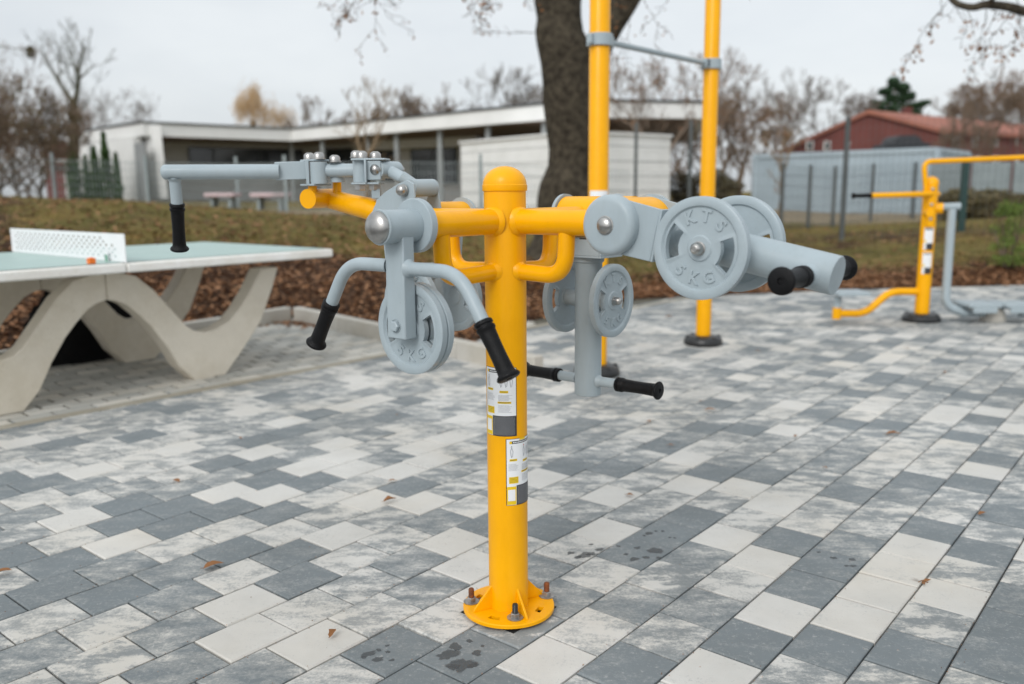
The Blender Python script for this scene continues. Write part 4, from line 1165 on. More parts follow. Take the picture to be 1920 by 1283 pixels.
mb = MB(); mb.prism([V((qa.x, qa.y, 2.95)), V((qb.x, qb.y, 2.95)), V((qb.x, qb.y, 2.95))-n2*.75, V((qa.x, qa.y, 2.95))-n2*.75], Z*-.30); mb.build('canopy', M['wall_white'], kg, smooth=False)
# shed with pale horizontal panels
sh = thing('panel_shed', 'white box shed clad in wide horizontal panels behind the big tree trunk', 'shed', gb(1060, 21))
sL, sC, sR, sB = PX(869, 22.9), PX(1088, 19.2), PX(1253, 20.9), PX(1050, 25)
sT = 2.36; mb = MB(); mb.prism([p+Z*.45 for p in (sL, sC, sR, sB)], Z*(sT-.45)); bw = mb.build('wall', M['wall_shed'], sh, smooth=False)
mb = MB()
for k in range(1, 6):
    for a, b in ((sL, sC), (sC, sR)):
        n2 = V((-(b-a).y, (b-a).x, 0)).normalized(); n2 = n2 if n2.y < 0 else -n2
        mb.bar(a+n2*.004+Z*(.45+k*.335), b+n2*.004+Z*(.45+k*.335), .010, .010)
mb.build('panel_joint', M['door_grey'], bw, smooth=False)
mb = MB(); mb.prism([p+Z*(sT+.003) for p in (sL+V((-.05, -.05, 0)), sC+V((0, -.07, 0)), sR+V((.06, -.02, 0)), sB+V((0, .05, 0)))], Z*.05); mb.build('roof', M['wall_white'], sh, smooth=False)
# container
ct = thing('steel_container', 'pale blue grey corrugated steel container standing behind the right hand fence', 'container', gb(1580, 25))
cA, cB, cC, cD = PX(1409, 26.5), PX(1742, 22.8), PX(1800, 25.5), PX(1480, 29.5)
cz = 2.16
mb = MB(); 
def corr(mb, a, b, z0, z1, amp=.03, step=.14):
    d = (b-a); L_ = d.length; d.normalize(); n2 = V((-d.y, d.x, 0)); n2 = n2 if n2.y < 0 else -n2; k = int(L_/step); pts = []
    for i in range(k+1):
        for f_, o_ in ((0, 0), (.25, 0), (.35, amp), (.8, amp), (.9, 0)): pts.append(a+d*min(L_, (i+f_)*L_/k)+n2*o_)
    for p, q in zip(pts, pts[1:]): mb.quad(p+Z*z0, q+Z*z0, q+Z*z1, p+Z*z1)
corr(mb, cA, cB, .3, cz-.1); corr(mb, cB, cC, .3, cz-.1); body = mb.build('wall', M['container'], ct, smooth=False)
mb = MB()
for a, b in ((cA, cB), (cB, cC), (cC, cD), (cD, cA)): mb.bar(a+Z*(cz-.06), b+Z*(cz-.06), .12, .12); mb.bar(a+Z*.36, b+Z*.36, .12, .14)
for p in (cA, cB, cC): mb.box(p+Z*(cz/2+.15), (.13, .13, cz-.4))
mb.build('frame', M['container'], ct, smooth=False)
mb = MB(); mb.prism([p+Z*(cz-.03) for p in (cA, cB, cC, cD)], Z*.04); mb.build('roof', M['container'], ct, smooth=False)
# black vent hood on the container
hp = V((PX(1688, 24.6).x, 24.6, cz+.06)); mb = MB()
bh = thing('roof_hood', 'black rounded ventilation hood rising behind the blue grey container', 'ventilation hood', hp)
mb = MB()
for s, (w_, z_) in enumerate(((1.22, 0), (1.18, .10), (.95, .26), (.62, .34), (.58, .36))): pass
prof_ = [(-.62, 0), (-.60, .12), (-.38, .16), (-.30, .30), (-.22, .36), (.22, .36), (.32, .30), (.42, .18), (.60, .12), (.62, 0)]
mb.prism([hp+V((x, 0, z)) for x, z in prof_], V((0, .9, 0))); mb.build('hood', M['dark_roof'], bh, smooth=False)
mb = MB(); mb.box(hp+V((0, -.01, .13)), (1.3, .06, .03)); mb.build('rim', M['frame_dark'], bh, smooth=False)
# red building
rb = thing('red_brick_house', 'dark red brick gabled building with an orange red tiled roof on the right', 'building', gb(1650, 55))
def R3(px, py, y): return gy(px, py, y)
g0_, gA, gB = R3(1425, 308, 55), R3(1628, 214, 53), R3(1762, 250, 51.5)
gap = gA
zb_ = .6
mb = MB(); e0 = R3(1430, 302, 55); 
mb.prism([V((e0.x, 55, zb_)), V((e0.x, 55, e0.z)), V((gA.x, 53, gA.z)), V((gB.x, 51.5, gB.z)), V((gB.x, 51.5, zb_))][::-1], V((1.5, 6, 0)))
gw = mb.build('wall', M['red_wall'], rb, smooth=False)
s0 = V((gB.x, 51.5, zb_)); s1 = R3(2150, 262, 66); s1 = V((s1.x, 66, zb_))
mb = MB(); mb.prism([s0, s1, V((s1.x, s1.y, gB.z)), V((gB.x, gB.y, gB.z))], V((-.8, 3, 0))); mb.build('wall', M['red_wall'], rb, smooth=False)
rdg = V((s1.x-4.2, s1.y+4, gA.z))
mb = MB(); mb.prism([V((gA.x-.1, 52.8, gA.z)), V((gB.x+.1, 51.2, gB.z-.05)), V((s1.x, s1.y-.3, gB.z-.05)), rdg], Z*.22); rf = mb.build('roof', M['red_roof'], rb, smooth=False)
mb = MB(); mb.prism([V((e0.x-.2, 54.8, e0.z-.1)), V((gA.x-.1, 52.8, gA.z)), rdg, V((e0.x+6, 66, e0.z-.1))], Z*.22); mb.build('roof', M['red_roof'], rb, smooth=False)
mb = MB(); c = R3(1700, 212, 58); mb.box(c, (.5, .5, .7)); mb.build('chimney', M['red_wall'], rf, smooth=False)
def rwin(px0, px1, y0, y1, yy, mat, parent=rb):
    a = R3(px0, y0, yy); b = R3(px1, y1, yy); mb = MB(); mb.box((a+b)/2, (b.x-a.x, .08, a.z-b.z)); f = mb.build('window', M['wall_white'], parent, smooth=False)
    mb = MB(); mb.box((a+b)/2+V((0, -.03, 0)), (abs(b.x-a.x)-.12, .08, abs(a.z-b.z)-.12)); mb.build('pane', M[mat], f, smooth=False)
for x0, x1 in ((1512, 1524), (1545, 1556), (1590, 1605), (1636, 1652)): rwin(x0, x1, 265, 282, 53.6-(x0-1512)/300*1.2, 'glass' if x0 != 1590 else 'door_grey')
for x0 in (1788, 1822, 1858, 1895): 
    yy = 51.5+(x0-1762)/388*14.5-.35; rwin(x0, x0+11, 258, 275, yy, 'glass')
    rwin(x0, x0+14, 293, 304, yy, 'door_grey')
# small red house and white shed, far left
hs_ = thing('small_red_house', 'small pinkish red house glimpsed through the shrubs at the far left', 'building', gb(107, 50))
a = R3(82, 300, 50); b = R3(132, 300, 50); t0 = R3(84, 276, 50).z; ap = R3(105, 262, 50).z
mb = MB(); mb.prism([V((a.x, 50, .6)), V((b.x, 50, .6)), V((b.x, 50, t0)), V(((a.x+b.x)/2, 50, ap)), V((a.x, 50, t0))], V((0, 4, 0))); mb.build('wall', M['red_wall'], hs_, smooth=False)
mb = MB(); mb.bar(V((a.x-.1, 49.8, t0)), V(((a.x+b.x)/2, 49.8, ap+.05)), .3, .1); mb.bar(V(((a.x+b.x)/2, 49.8, ap+.05)), V((b.x+.1, 49.8, t0)), .3, .1); mb.build('roof', M['red_wall'], hs_, smooth=False)
ws2 = thing('white_garden_shed', 'small white shed with a flat roof beside the fence at the far left', 'shed', gb(130, 30))
a = R3(88, 304, 30); b = R3(150, 302, 30); c0 = R3(118, 304, 30)
mb = MB(); mb.box(V(((c0.x+b.x)/2, 30.5, (a.z+.6)/2)), (b.x-c0.x, 1.0, a.z-.6)); mb.build('wall', M['wall_white'], ws2, smooth=False)
mb = MB(); mb.box(V(((a.x+b.x)/2, 30.4, a.z+.04)), (b.x-a.x+.1, 1.4, .07)); mb.build('roof', M['wall_white'], ws2, smooth=False)

# ============================================================ FENCES
def fence(name, label, pts, hgt, post_every, mat, mesh=True, wire=.0042, hs=.2, vs_=.05, pr_=.03, posts=None, overh=.0):
    f = thing(name, label, 'fence', V((pts[0].x, pts[0].y, ground(pts[0].x, pts[0].y))))
    wm = MB(); i = 0
    for a, b in zip(pts, pts[1:]):
        L_ = (b-a).length; n = max(1, round(L_/post_every)); d = (b-a)/n
        for k in range(n):
            p, q = a+d*k, a+d*(k+1); gp_, gq = ground(p.x, p.y), ground(q.x, q.y)
            mb = MB(); mb.box(V((p.x, p.y, gp_+hgt/2+overh/2)), (pr_*2, pr_*2, hgt+overh+.06)); mb.build('post', M[mat], f, smooth=False)
            if mesh:
                m = int(hgt/hs)
                for j in range(m+1):
                    z = .05+j*hs
                    if z > hgt: break
                    wm.bar(V((p.x, p.y, gp_+z)), V((q.x, q.y, gq+z)), wire, wire)
                dd = d.length; nv_ = int(dd/vs_)
                for j in range(nv_):
                    t = (j+.5)/nv_; c = p+(q-p)*t; g_ = gp_+(gq-gp_)*t
                    wm.bar(V((c.x, c.y, g_+.03)), V((c.x, c.y, g_+hgt)), wire, wire, up=(0, 1, 0))
    if mesh: wm.build('wire_mesh', M[mat], f, smooth=False)
    return f
fence('mesh_fence', 'low grey steel mesh fence running in front of the white building', [PX(-60, 21.5), PX(290, 22.5), PX(456, 21), PX(545, 19.5), PX(905, 17.5), PX(1180, 18.5)], 1.08, 2.45, 'fence', vs_=.08, wire=.0085, overh=.12)
fence('tall_mesh_fence', 'tall grey mesh fence with slim posts in front of the blue grey container', [PX(1190, 18.2), PX(1290, 17.2), PX(1576, 14.8), PX(1980, 14.4)], 2.02, 2.9, 'fence_dark', vs_=.10, wire=.003)
fence('low_fence', 'low mesh fence with brown posts behind the tall fence', [PX(1462, 17.0), PX(1558, 18.6), PX(1628, 19.6), PX(1705, 20.3), PX(1800, 21)], 1.25, 1.35, 'fence_dark', vs_=.09, wire=.007)
# green post by the lawn
gp2 = PX(1797, 15.2); mb = MB(); g_ = ground(gp2.x, gp2.y); mb.box(V((gp2.x, gp2.y, g_+.62)), (.10, .10, 1.25)); mb.box(V((gp2.x, gp2.y, g_+1.26)), (.13, .13, .03))
tag(mb.build('green_post', M['fence_green'], bevel=.005), 'dark green steel post standing behind the grey swing arm on the right', 'post')
# tables with pinkish tops in front of the building
for i, (x0, x1, yy, lab) in enumerate(((390, 446, 20.2, 'pale pink topped garden table behind the mesh fence, the left one of two'), (475, 541, 20.2, 'pale pink topped garden table behind the mesh fence, the right one of two'))):
    a = gy(x0, 366, yy); b = gy(x1, 366, yy); g_ = ground((a.x+b.x)/2, yy)
    t = thing('garden_table', lab, 'table', V(((a.x+b.x)/2, yy, g_)), 'pink topped tables behind the fence')
    mb = MB(); mb.box(V(((a.x+b.x)/2, yy, a.z)), (b.x-a.x, .6, .09)); mb.build('tabletop', M['pink'], t, bevel=.02)
    for sx_ in (-.3, .3):
        mb = MB(); mb.box(V(((a.x+b.x)/2+sx_*(b.x-a.x), yy, (a.z+g_)/2-.03)), (.07, .4, max(.08, a.z-g_))); mb.build('leg', M['fence'], t, smooth=False)

# ============================================================ TREES
class Tr:
    def __init__(s, seed): s.r = random.Random(seed); s.seg = []; s.tips = []
def grow(T, p, d, L, r, lev, wob=.18, up=.10, split=(2, 3), ang=.55, shrink=.72, nseg=3, sides=True, droop=0.0):
    R_ = T.r; pts = [p]; rad = [r]; q = p.copy(); dd = d.copy()
    for i in range(nseg):
        dd = (dd+V((R_.gauss(0, wob), R_.gauss(0, wob), R_.gauss(0, wob)*.6+up-droop*(1 if lev < 3 else .2)))).normalized()
        q = q+dd*(L/nseg); pts.append(q.copy()); rad.append(r*(1-(i+1)/nseg*.38))
    T.seg.append((lev, pts, rad))
    if lev <= 0: T.tips.append((q, dd)); return
    k = R_.randint(*split)
    for i in range(k):
        ax = dd.orthogonal().normalized(); ax.rotate(Matrix.Rotation(R_.random()*6.283, 3, dd))
        a = R_.uniform(.45, 1.2)*ang
        nd = dd.copy(); nd.rotate(Matrix.Rotation(a, 3, ax))
        grow(T, q, nd, L*shrink*R_.uniform(.75, 1.15), rad[-1]*R_.uniform(.58, .8), lev-1, wob, up, split, ang, shrink, nseg, sides, droop)
    if sides and lev >= 1:
        for i in range(1, nseg):
            if R_.random() < .7:
                ax = dd.orthogonal().normalized(); ax.rotate(Matrix.Rotation(R_.random()*6.283, 3, dd))
                nd = dd.copy(); nd.rotate(Matrix.Rotation(R_.uniform(.6, 1.2), 3, ax))
                grow(T, pts[i], nd, L*shrink*R_.uniform(.45, .8), rad[i]*.5, lev-2 if lev >= 2 else 0, wob, up, split, ang, shrink, nseg, False, droop)
def tube_lo(mb, pts, rad, n):
    mb.tube(pts, rad, n, caps=False)
def bare_tree(name, label, base, height, seed, mat, lev=5, r=None, trunk=.35, group='bare trees beyond the fence', minr=.006, twigw=1.0, cat='tree', lean=(0, 0), leaves=None, nleaf=0, lsize=.05, fork=None, **kw):
    T = Tr(seed); base = V(base); r = r or height*.022
    t = thing(name, label, cat, base, group)
    tp = [base+V((0, 0, -.2))]; trd = [r*1.35]
    for i in range(1, 6):
        tp.append(base+V((lean[0]*i/5*height*trunk+T.r.gauss(0, r*.35), lean[1]*i/5, height*trunk*i/5))); trd.append(r*(1.12-.06*i))
    mb = MB(); mb.tube(tp, trd, 10, caps=False); mb.build('trunk', M[mat], t, sharp=180)
    k = fork or T.r.randint(2, 4)
    L0 = height*(1-trunk)*.36
    for i in range(k):
        a = 6.283*(i+T.r.random()*.5)/k; sp_ = kw.get('spread', .5)
        d = V((math.cos(a)*sp_, math.sin(a)*sp_, 1)).normalized()
        grow(T, tp[-1], d, L0*T.r.uniform(.85, 1.15), r*.62, lev, **{x: y for x, y in kw.items() if x != 'spread'})
    if 'spread' in kw and T.r.random() < 2:
        for j in (3, 4):
            a = T.r.random()*6.283; grow(T, tp[j], V((math.cos(a), math.sin(a), .5)).normalized(), L0*.7, r*.35, lev-2, **{x: y for x, y in kw.items() if x != 'spread'})
    mb = MB()
    for lv, pts, rad in T.seg:
        rr_ = [max(minr, x)*twigw for x in rad]; tube_lo(mb, pts, rr_, 6 if lv >= 3 else 3)
    cr = mb.build('crown', M[mat], t, smooth=False)
    if nleaf:
        ml = MB()
        for i in range(nleaf):
            lv, pts, rad = T.r.choice(T.seg)
            if lv > 1: continue
            p = T.r.choice(pts)+V((T.r.gauss(0, lsize), T.r.gauss(0, lsize), T.r.gauss(0, lsize)-lsize*.5))
            leafquad(ml, p, lsize*T.r.uniform(.6, 1.2))
        ml.build('leaves', M[leaves], cr, smooth=False)
    return t, T
def B_(px, y): x = (px-960)/1617*y; return V((x, y, ground(x, y)))
def hh(py, y, px=960): # height from ground to picture row
    return gy(px, py, y).z-ground((px-960)/1617*y, y)
# the big trunk in front of the shed
yT = 10.7
bt = thing('large_tree', 'thick dark barked tree trunk behind the yellow pole, forking above the picture', 'tree', B_(1055, yT), 'trees')
sil = [(495, 975, 1135), (470, 990, 1118), (440, 1003, 1112), (400, 1008, 1110), (375, 1008, 1112), (345, 1013, 1110), (310, 1027, 1106), (280, 1029, 1108), (240, 1024, 1112), (200, 1021, 1114), (160, 1019, 1116), (120, 1014, 1112), (85, 1006, 1107), (60, 1002, 1094), (35, 1006, 1090), (10, 1002, 1088), (-30, 1000, 1090), (-90, 995, 1096), (-180, 985, 1080), (-300, 990, 1065)]
n = 40; mb = MB(); rings = []
zs = []
for py, l, rgt in sil:
    a = gy(l, py, yT); b = gy(rgt, py, yT); zs.append((a.z, (a.x+b.x)/2, (b.x-a.x)/2))
fine = []
for i in range(len(zs)-1):
    for k in range(5):
        t = k/5; fine.append(tuple(zs[i][j]*(1-t)+zs[i+1][j]*t for j in range(3)))
for z, cx, r in fine:
    for k in range(n):
        a = 2*math.pi*k/n; nz_ = noise.noise(V((math.cos(a)*1.6, math.sin(a)*1.6, z*1.1)))*.06+noise.noise(V((math.cos(a)*5, math.sin(a)*5, z*2.5)))*.035+.03*abs(noise.noise(V((math.cos(a)*11, math.sin(a)*11, z*2))))
        rr_ = r*(1+nz_); mb.v.append((cx+math.cos(a)*rr_, yT+math.sin(a)*rr_*.95, z))
for i in range(len(fine)-1):
    for k in range(n):
        k2 = (k+1) % n; mb.f.append([i*n+k, i*n+k2, (i+1)*n+k2, (i+1)*n+k]); mb.m.append(0)
c = V(fine[0][1] and (fine[25][1], yT, fine[25][0]))
mb.tube(curve([gy(1095, 175, yT+.05), gy(1112, 110, yT+.05), gy(1140, 55, yT+.05), gy(1168, 0, yT), gy(1215, -80, yT-.2), gy(1290, -200, yT-.4)], 5), [.20]*6+[.19]*10+[.165]*10, 18) if False else None
limb = curve([gy(1088, 190, yT), gy(1108, 120, yT), gy(1138, 55, yT), gy(1170, 2, yT), gy(1215, -80, yT-.2), gy(1290, -200, yT-.5)], 5)
mb.tube(limb, [.17+.0*i for i in range(len(limb))], 20, caps=False)
trunk = mb.build('trunk', M['bark'], bt, sharp=180)
# crown: limbs above the frame with drooping twigs that hang into it
T = Tr(77)
def hang(px, py, y, L, lev, r=.012, spr=.25):
    p = gy(px, py, y); d = V((T.r.uniform(-spr, spr), T.r.uniform(-spr, spr), -1)).normalized()
    grow(T, p, d, L, r, lev, wob=.22, up=-.02, split=(1, 3), ang=.75, shrink=.66, nseg=4)
top = [fine[-1][1], yT, fine[-1][0]]
mains = [(V(top), gy(640, -260, 8.6)), (V(top), gy(850, -220, 8.2)), (limb[-1], gy(1350, -240, 8.8)), (limb[-1], gy(1560, -230, 9.0))]
mcr = MB()
for a, b in mains:
    m_p = (a+b)/2+V((0, 0, .5)); pts = curve([a, m_p, b], 6); mcr.tube(pts, [.11*(1-i/len(pts)*.75) for i in range(len(pts))], 8, caps=False)
for px, py, y, L_, lev in ((668, -90, 8.2, .42, 3), (700, -110, 8.4, .50, 3), (690, -60, 8.0, .38, 3), (655, -80, 8.6, .34, 2), (720, -90, 8.4, .3, 2), (885, -60, 8.2, .26, 3), (930, -80, 8.4, .28, 2), (975, -60, 8.6, .24, 2), (905, -80, 8.0, .3, 2),
                     (1180, -70, 8.4, .4, 3), (1215, -60, 8.6, .45, 3), (1245, -80, 8.8, .4, 3), (1160, -50, 8.8, .35, 2), (1290, -90, 8.8, .3, 2), (1420, -75, 9, .24, 2), (1475, -85, 9, .24, 2), (1625, -80, 9, .26, 2), (1655, -70, 9, .2, 1)):
    hang(px, py, y, L_, lev)
grow(T, gy(1000, 62, yT), V((-1, 0, .05)), .36, .012, 2, wob=.2, up=.02, nseg=4)
for lv, pts, rad in T.seg: mcr.tube(pts, [max(.0024, x*.5) for x in rad], 3, caps=False)
crown = mcr.build('crown', M['twig'], bt, smooth=False)
ml = MB()
for i in range(240):
    lv, pts, rad = T.r.choice(T.seg)
    p = T.r.choice(pts[1:]); leafquad(ml, p+V((T.r.gauss(0, .02), T.r.gauss(0, .02), -.03)), T.r.uniform(.014, .026), V((T.r.uniform(-1, 1), T.r.uniform(-1, 1), T.r.uniform(-.3, .3))).normalized())
ml.build('leaves', M['leaf_brown'], crown, smooth=False)
# oak branch at the upper right
ok_ = thing('oak_tree', 'mossy oak branch with hanging brown leaves reaching in at the upper right corner', 'tree', V((7.6, 9.0, .2)), 'trees')
T = Tr(31); mb = MB(); mb.tube(curve([V((7.6, 9.0, .1)), V((7.4, 9.1, 2.0)), V((7.0, 9.0, 4.2))], 6), [.2]*7+[.15]*6, 16, caps=False); mb.build('trunk', M['bark'], ok_, sharp=180)
mb = MB(); a = V((7.2, 9.0, 3.1)); b1 = curve([a, gy(2080, 60, 8.5), gy(1930, 24, 8.2), gy(1895, 14, 8.1), gy(1850, 9, 8.1), gy(1822, 14, 8.1), gy(1790, 4, 8.2), gy(1765, -30, 8.3)], 5)
mb.tube(b1, [.055*(1-i/len(b1)*.6) for i in range(len(b1))], 8, caps=False); mb.tube([gy(1850, 9, 8.1), gy(1870, -10, 8.0), gy(1880, -40, 8.0)], .02, 6, caps=False)
for px, py, L_, lev in ((1775, 5, .34, 3), (1790, 2, .3, 2), (1850, 15, .22, 2), (1815, 16, .18, 1), (1895, 20, .34, 3), (1915, 25, .36, 3), (1870, 12, .28, 2), (1935, 22, .34, 3), (1770, -20, .26, 2), (1840, -5, .22, 2), (1905, -5, .3, 2)):
    p = gy(px, py, 8.1); d = V((T.r.uniform(-.4, .4), T.r.uniform(-.3, .3), -1)).normalized(); grow(T, p, d, L_*1.05, .009, lev, wob=.25, up=-.02, split=(1, 2), ang=.8, shrink=.6, nseg=4)
for lv, pts, rad in T.seg: mb.tube(pts, [max(.0022, x*.5) for x in rad], 3, caps=False)
crown = mb.build('crown', M['bark'], ok_, smooth=False)
ml = MB()
for i in range(150):
    lv, pts, rad = T.r.choice(T.seg); p = T.r.choice(pts[1:]); leafquad(ml, p+V((T.r.gauss(0, .02), T.r.gauss(0, .02), -.03)), T.r.uniform(.016, .032), V((T.r.uniform(-1, 1), T.r.uniform(-1, 1), T.r.uniform(-.3, .3))).normalized())
ml.build('leaves', M['leaf_brown'], crown, smooth=False)

GT = 'bare trees beyond the fence'
T = Tr(4); yM = 31; mo = thing('bare_tree', 'tall forked bare tree with a mossy trunk standing left of the white building', 'tree', B_(143, yM), GT)
def G3(l): return [gy(x, y, yM+o) for x, y, o in l]
mb = MB(); tr_ = curve([B_(143, yM)-Z*.3]+G3([(141, 330, 0), (139, 270, 0), (140, 225, 0), (138, 192, 0)]), 4); mb.tube(tr_, [.20-.07*i/len(tr_) for i in range(len(tr_))], 10, caps=False); mb.build('trunk', M['bark_moss'], mo, sharp=180)
mb = MB(); ends = []
for l, r_ in (([(138, 200, 0), (128, 178, .2), (108, 150, .4), (92, 122, .5), (82, 100, .6)], .085), ([(139, 198, 0), (146, 165, -.2), (147, 135, -.3), (152, 110, -.3), (158, 88, -.2)], .10), ([(147, 150, -.2), (160, 138, -.5), (176, 122, -.7)], .045), ([(145, 135, -.2), (135, 112, .1), (128, 92, .2)], .045), ([(110, 152, .3), (112, 130, .6), (108, 108, .8)], .035), ([(146, 170, 0), (130, 150, -.6), (126, 128, -.9)], .035), ([(140, 215, 0), (160, 200, .5), (172, 178, .7)], .03)):
    c_ = curve(G3(l), 4); mb.tube(c_, [max(.012, r_*(1-.75*i/len(c_))) for i in range(len(c_))], 6, caps=False)
    for q in range(2, len(c_), 2): grow(T, c_[q], V((T.r.uniform(-1, 1), T.r.uniform(-.6, .6), T.r.uniform(.3, 1.2))).normalized(), .5, .012, 2, wob=.2, up=.12, nseg=3)
for lv, pts, rad in T.seg: mb.tube(pts, [max(.0065, x) for x in rad], 3, caps=False)
mb.build('crown', M['bark_moss'], mo, smooth=False)
bare_tree('bare_tree', 'bare tree at the left edge carrying a round brown mistletoe clump', B_(8, 26), hh(70, 26), 9, 'bark_brown', lev=5, r=.08, trunk=.3, minr=.005, spread=.9)
mt = gy(57, 98, 26); ml = MB(); rs = random.Random(3)
for i in range(420):
    d = V((rs.gauss(0, 1), rs.gauss(0, 1), rs.gauss(0, 1))).normalized()*rs.random()**.4*.17; leafquad(ml, mt+V((d.x*.8, d.y, d.z*1.1)), .035)
ml.tube([mt+V((.02, 0, .1)), gy(30, 92, 26), gy(0, 86, 26), gy(-40, 110, 26)], [.012, .014, .018, .03], 5)
tag(ml.build('mistletoe', M['leaf_olive'], smooth=False), 'round brown clump hanging in the sky at the upper left', 'mistletoe')
for i, (px, y, py, sd, lab) in enumerate(((215, 48, 150, 12, 'faint bare tree rising above the left end of the white roof'), (180, 46, 170, 13, 'slender bare tree between the mossy tree and the white roof'), (262, 50, 165, 14, 'low faint bare tree touching the corner of the white roof'))):
    bare_tree('bare_tree', lab, B_(px, y), hh(py, y), sd, 'bark_far', lev=5, minr=.0055, spread=.8, r=.09, group=GT)
# shrub thicket at the left
for i, (px, y, py, sd, mt_, lf, lab) in enumerate(((18, 23, 190, 21, 'bark_brown', 'leaf_olive', 'dense brown thicket shrub at the very left edge behind the fence'), (48, 24, 168, 22, 'bark_brown', 'leaf_litter', 'tall brown shrub with a pointed top at the left'), (92, 22.6, 215, 23, 'bark_brown', 'leaf_olive', 'olive brown shrub just left of the mossy bare tree'), (-30, 21, 170, 24, 'bark_brown', 'leaf_olive', 'dark shrub partly outside the left edge of the picture'), (70, 27, 200, 25, 'bark_brown', 'leaf_litter', 'brown twiggy shrub behind the olive one at the left'))):
    bare_tree('shrub', lab, B_(px, y), hh(py, y), sd, mt_, lev=6, trunk=.12, minr=.0055, spread=.9, r=.06, leaves=lf, nleaf=1500, lsize=.04, group='shrubs at the left', cat='shrub', ang=.6)
# willow
wy = 62; wb = B_(492, wy); wt = thing('willow_tree', 'golden drooping willow crown above the white roof', 'tree', wb, 'trees'); mb = MB(); mb.tube([wb, wb+Z*(hh(205, wy)*.9)], [.35, .18], 8, caps=False); mb.build('trunk', M['bark_tan'], wt)
rs = random.Random(8); mb = MB()
for cx, cy, w_, h_ in ((468, 192, 16, 40), (500, 212, 26, 30), (530, 220, 18, 22), (482, 205, 22, 36), (452, 195, 9, 20), (475, 178, 8, 26)):
    for i in range(120):
        a = rs.random()*6.283; q = rs.random()**.5*(1.1 if rs.random() < .7 else 1.9)
        p = gy(cx+math.cos(a)*w_*q, cy-h_*.3+math.sin(a)*h_*.55*q, wy+rs.uniform(-1.2, 1.2)); L_ = rs.uniform(.4, 1.5)
        mb.tube([p, p+V((rs.gauss(0, .2), 0, -L_*.3)), p+V((rs.gauss(0, .3), rs.gauss(0, .2), -L_))], [.010, .013, .009], 3, caps=False)
mb.build('crown', M['leaf_gold'], wt, smooth=False)
# trees behind the roof
for i, (px, y, py, sd, m_, lab) in enumerate(((588, 60, 203, 31, 'bark_brown', 'low rounded brown tree behind the roof left of the small tan tree'), (625, 62, 200, 32, 'bark_brown', 'second low rounded brown tree behind the roof'), (745, 58, 175, 33, 'bark_brown', 'dark twiggy tree behind the roof in the middle'), (775, 62, 180, 34, 'bark_far', 'grey bare tree behind the roof right of the dark twiggy one'), (810, 64, 192, 35, 'bark_brown', 'small brown tree just above the roof'), (890, 66, 192, 36, 'bark_far', 'low grey tree line peak above the roof'), (985, 58, 148, 37, 'bark_far', 'bare tree above the roof directly left of the big trunk'))):
    bare_tree('bare_tree', lab, B_(px, y), hh(py, y), sd, m_, lev=6, minr=.012, spread=.8, r=.14, group=GT)
bare_tree('bare_tree', 'small tan bare tree with a wide fork in front of the white building', B_(695, 18.8), hh(150, 18.8), 41, 'bark_tan', lev=4, minr=.006, spread=1.1, r=.06, trunk=.40, fork=3, group=GT, up=.16)
# right of the trunk
bare_tree('bare_tree', 'twiggy tree with some brown leaves between the two yellow poles', B_(1235, 22.5), hh(60, 22.5), 51, 'bark_brown', lev=6, minr=.004, spread=.8, r=.10, trunk=.3, leaves='leaf_brown', nleaf=350, lsize=.05, group=GT)
bare_tree('bare_tree', 'thin brown tree directly behind the second yellow pole', B_(1320, 30), hh(110, 30), 52, 'bark_brown', lev=6, minr=.007, spread=.7, r=.10, trunk=.25, leaves='leaf_litter', nleaf=500, lsize=.06, group=GT)
for i, (px, y, py, sd, m_, nl, lab) in enumerate(((1385, 34, 165, 53, 'bark_brown', 2500, 'dense brown tree left of the red house'), (1425, 38, 190, 54, 'bark_brown', 2500, 'brown bushy tree above the left end of the container'), (1352, 40, 195, 58, 'bark_brown', 2200, 'brown bushy tree right of the second yellow pole'), (1455, 52, 140, 55, 'bark_far', 0, 'pale bare tree crown behind the brown trees'), (1530, 56, 140, 56, 'bark_far', 0, 'wide pale bare tree left of the red gable'), (1585, 60, 185, 57, 'bark_far', 0, 'small pale bare tree rising from behind the red gable'), (1275, 40, 250, 59, 'bark_brown', 2500, 'dark brown shrub seen between shed and second yellow pole'))):
    bare_tree('bare_tree', lab, B_(px, y), hh(py, y), sd, m_, lev=6, minr=.009, spread=.85, r=.12, leaves='leaf_litter', nleaf=nl//4, lsize=.06, group=GT)
for i, (px, y, py, sd, nl, lab) in enumerate(((1800, 72, 172, 61, 6000, 'brown broad tree behind the red roof at the right'), (1868, 70, 140, 62, 8000, 'tall brown tree behind the red roof near the right edge'), (1925, 68, 150, 63, 8000, 'brown tree at the right edge of the picture'), (1765, 75, 190, 64, 3000, 'low brown tree right of the dark green pine'))):
    bare_tree('bare_tree', lab, B_(px, y), hh(py, y), sd, 'bark_brown', lev=6, minr=.016, spread=1.0, r=.2, leaves='leaf_litter', nleaf=nl//4, lsize=.08, group=GT)
bare_tree('sapling', 'slender tan sapling growing in front of the blue grey container', B_(1458, 17.5), hh(205, 17.5), 71, 'bark_tan', lev=3, minr=.006, spread=.5, r=.035, trunk=.5, group='saplings', leaves='leaf_litter', nleaf=200, lsize=.03)
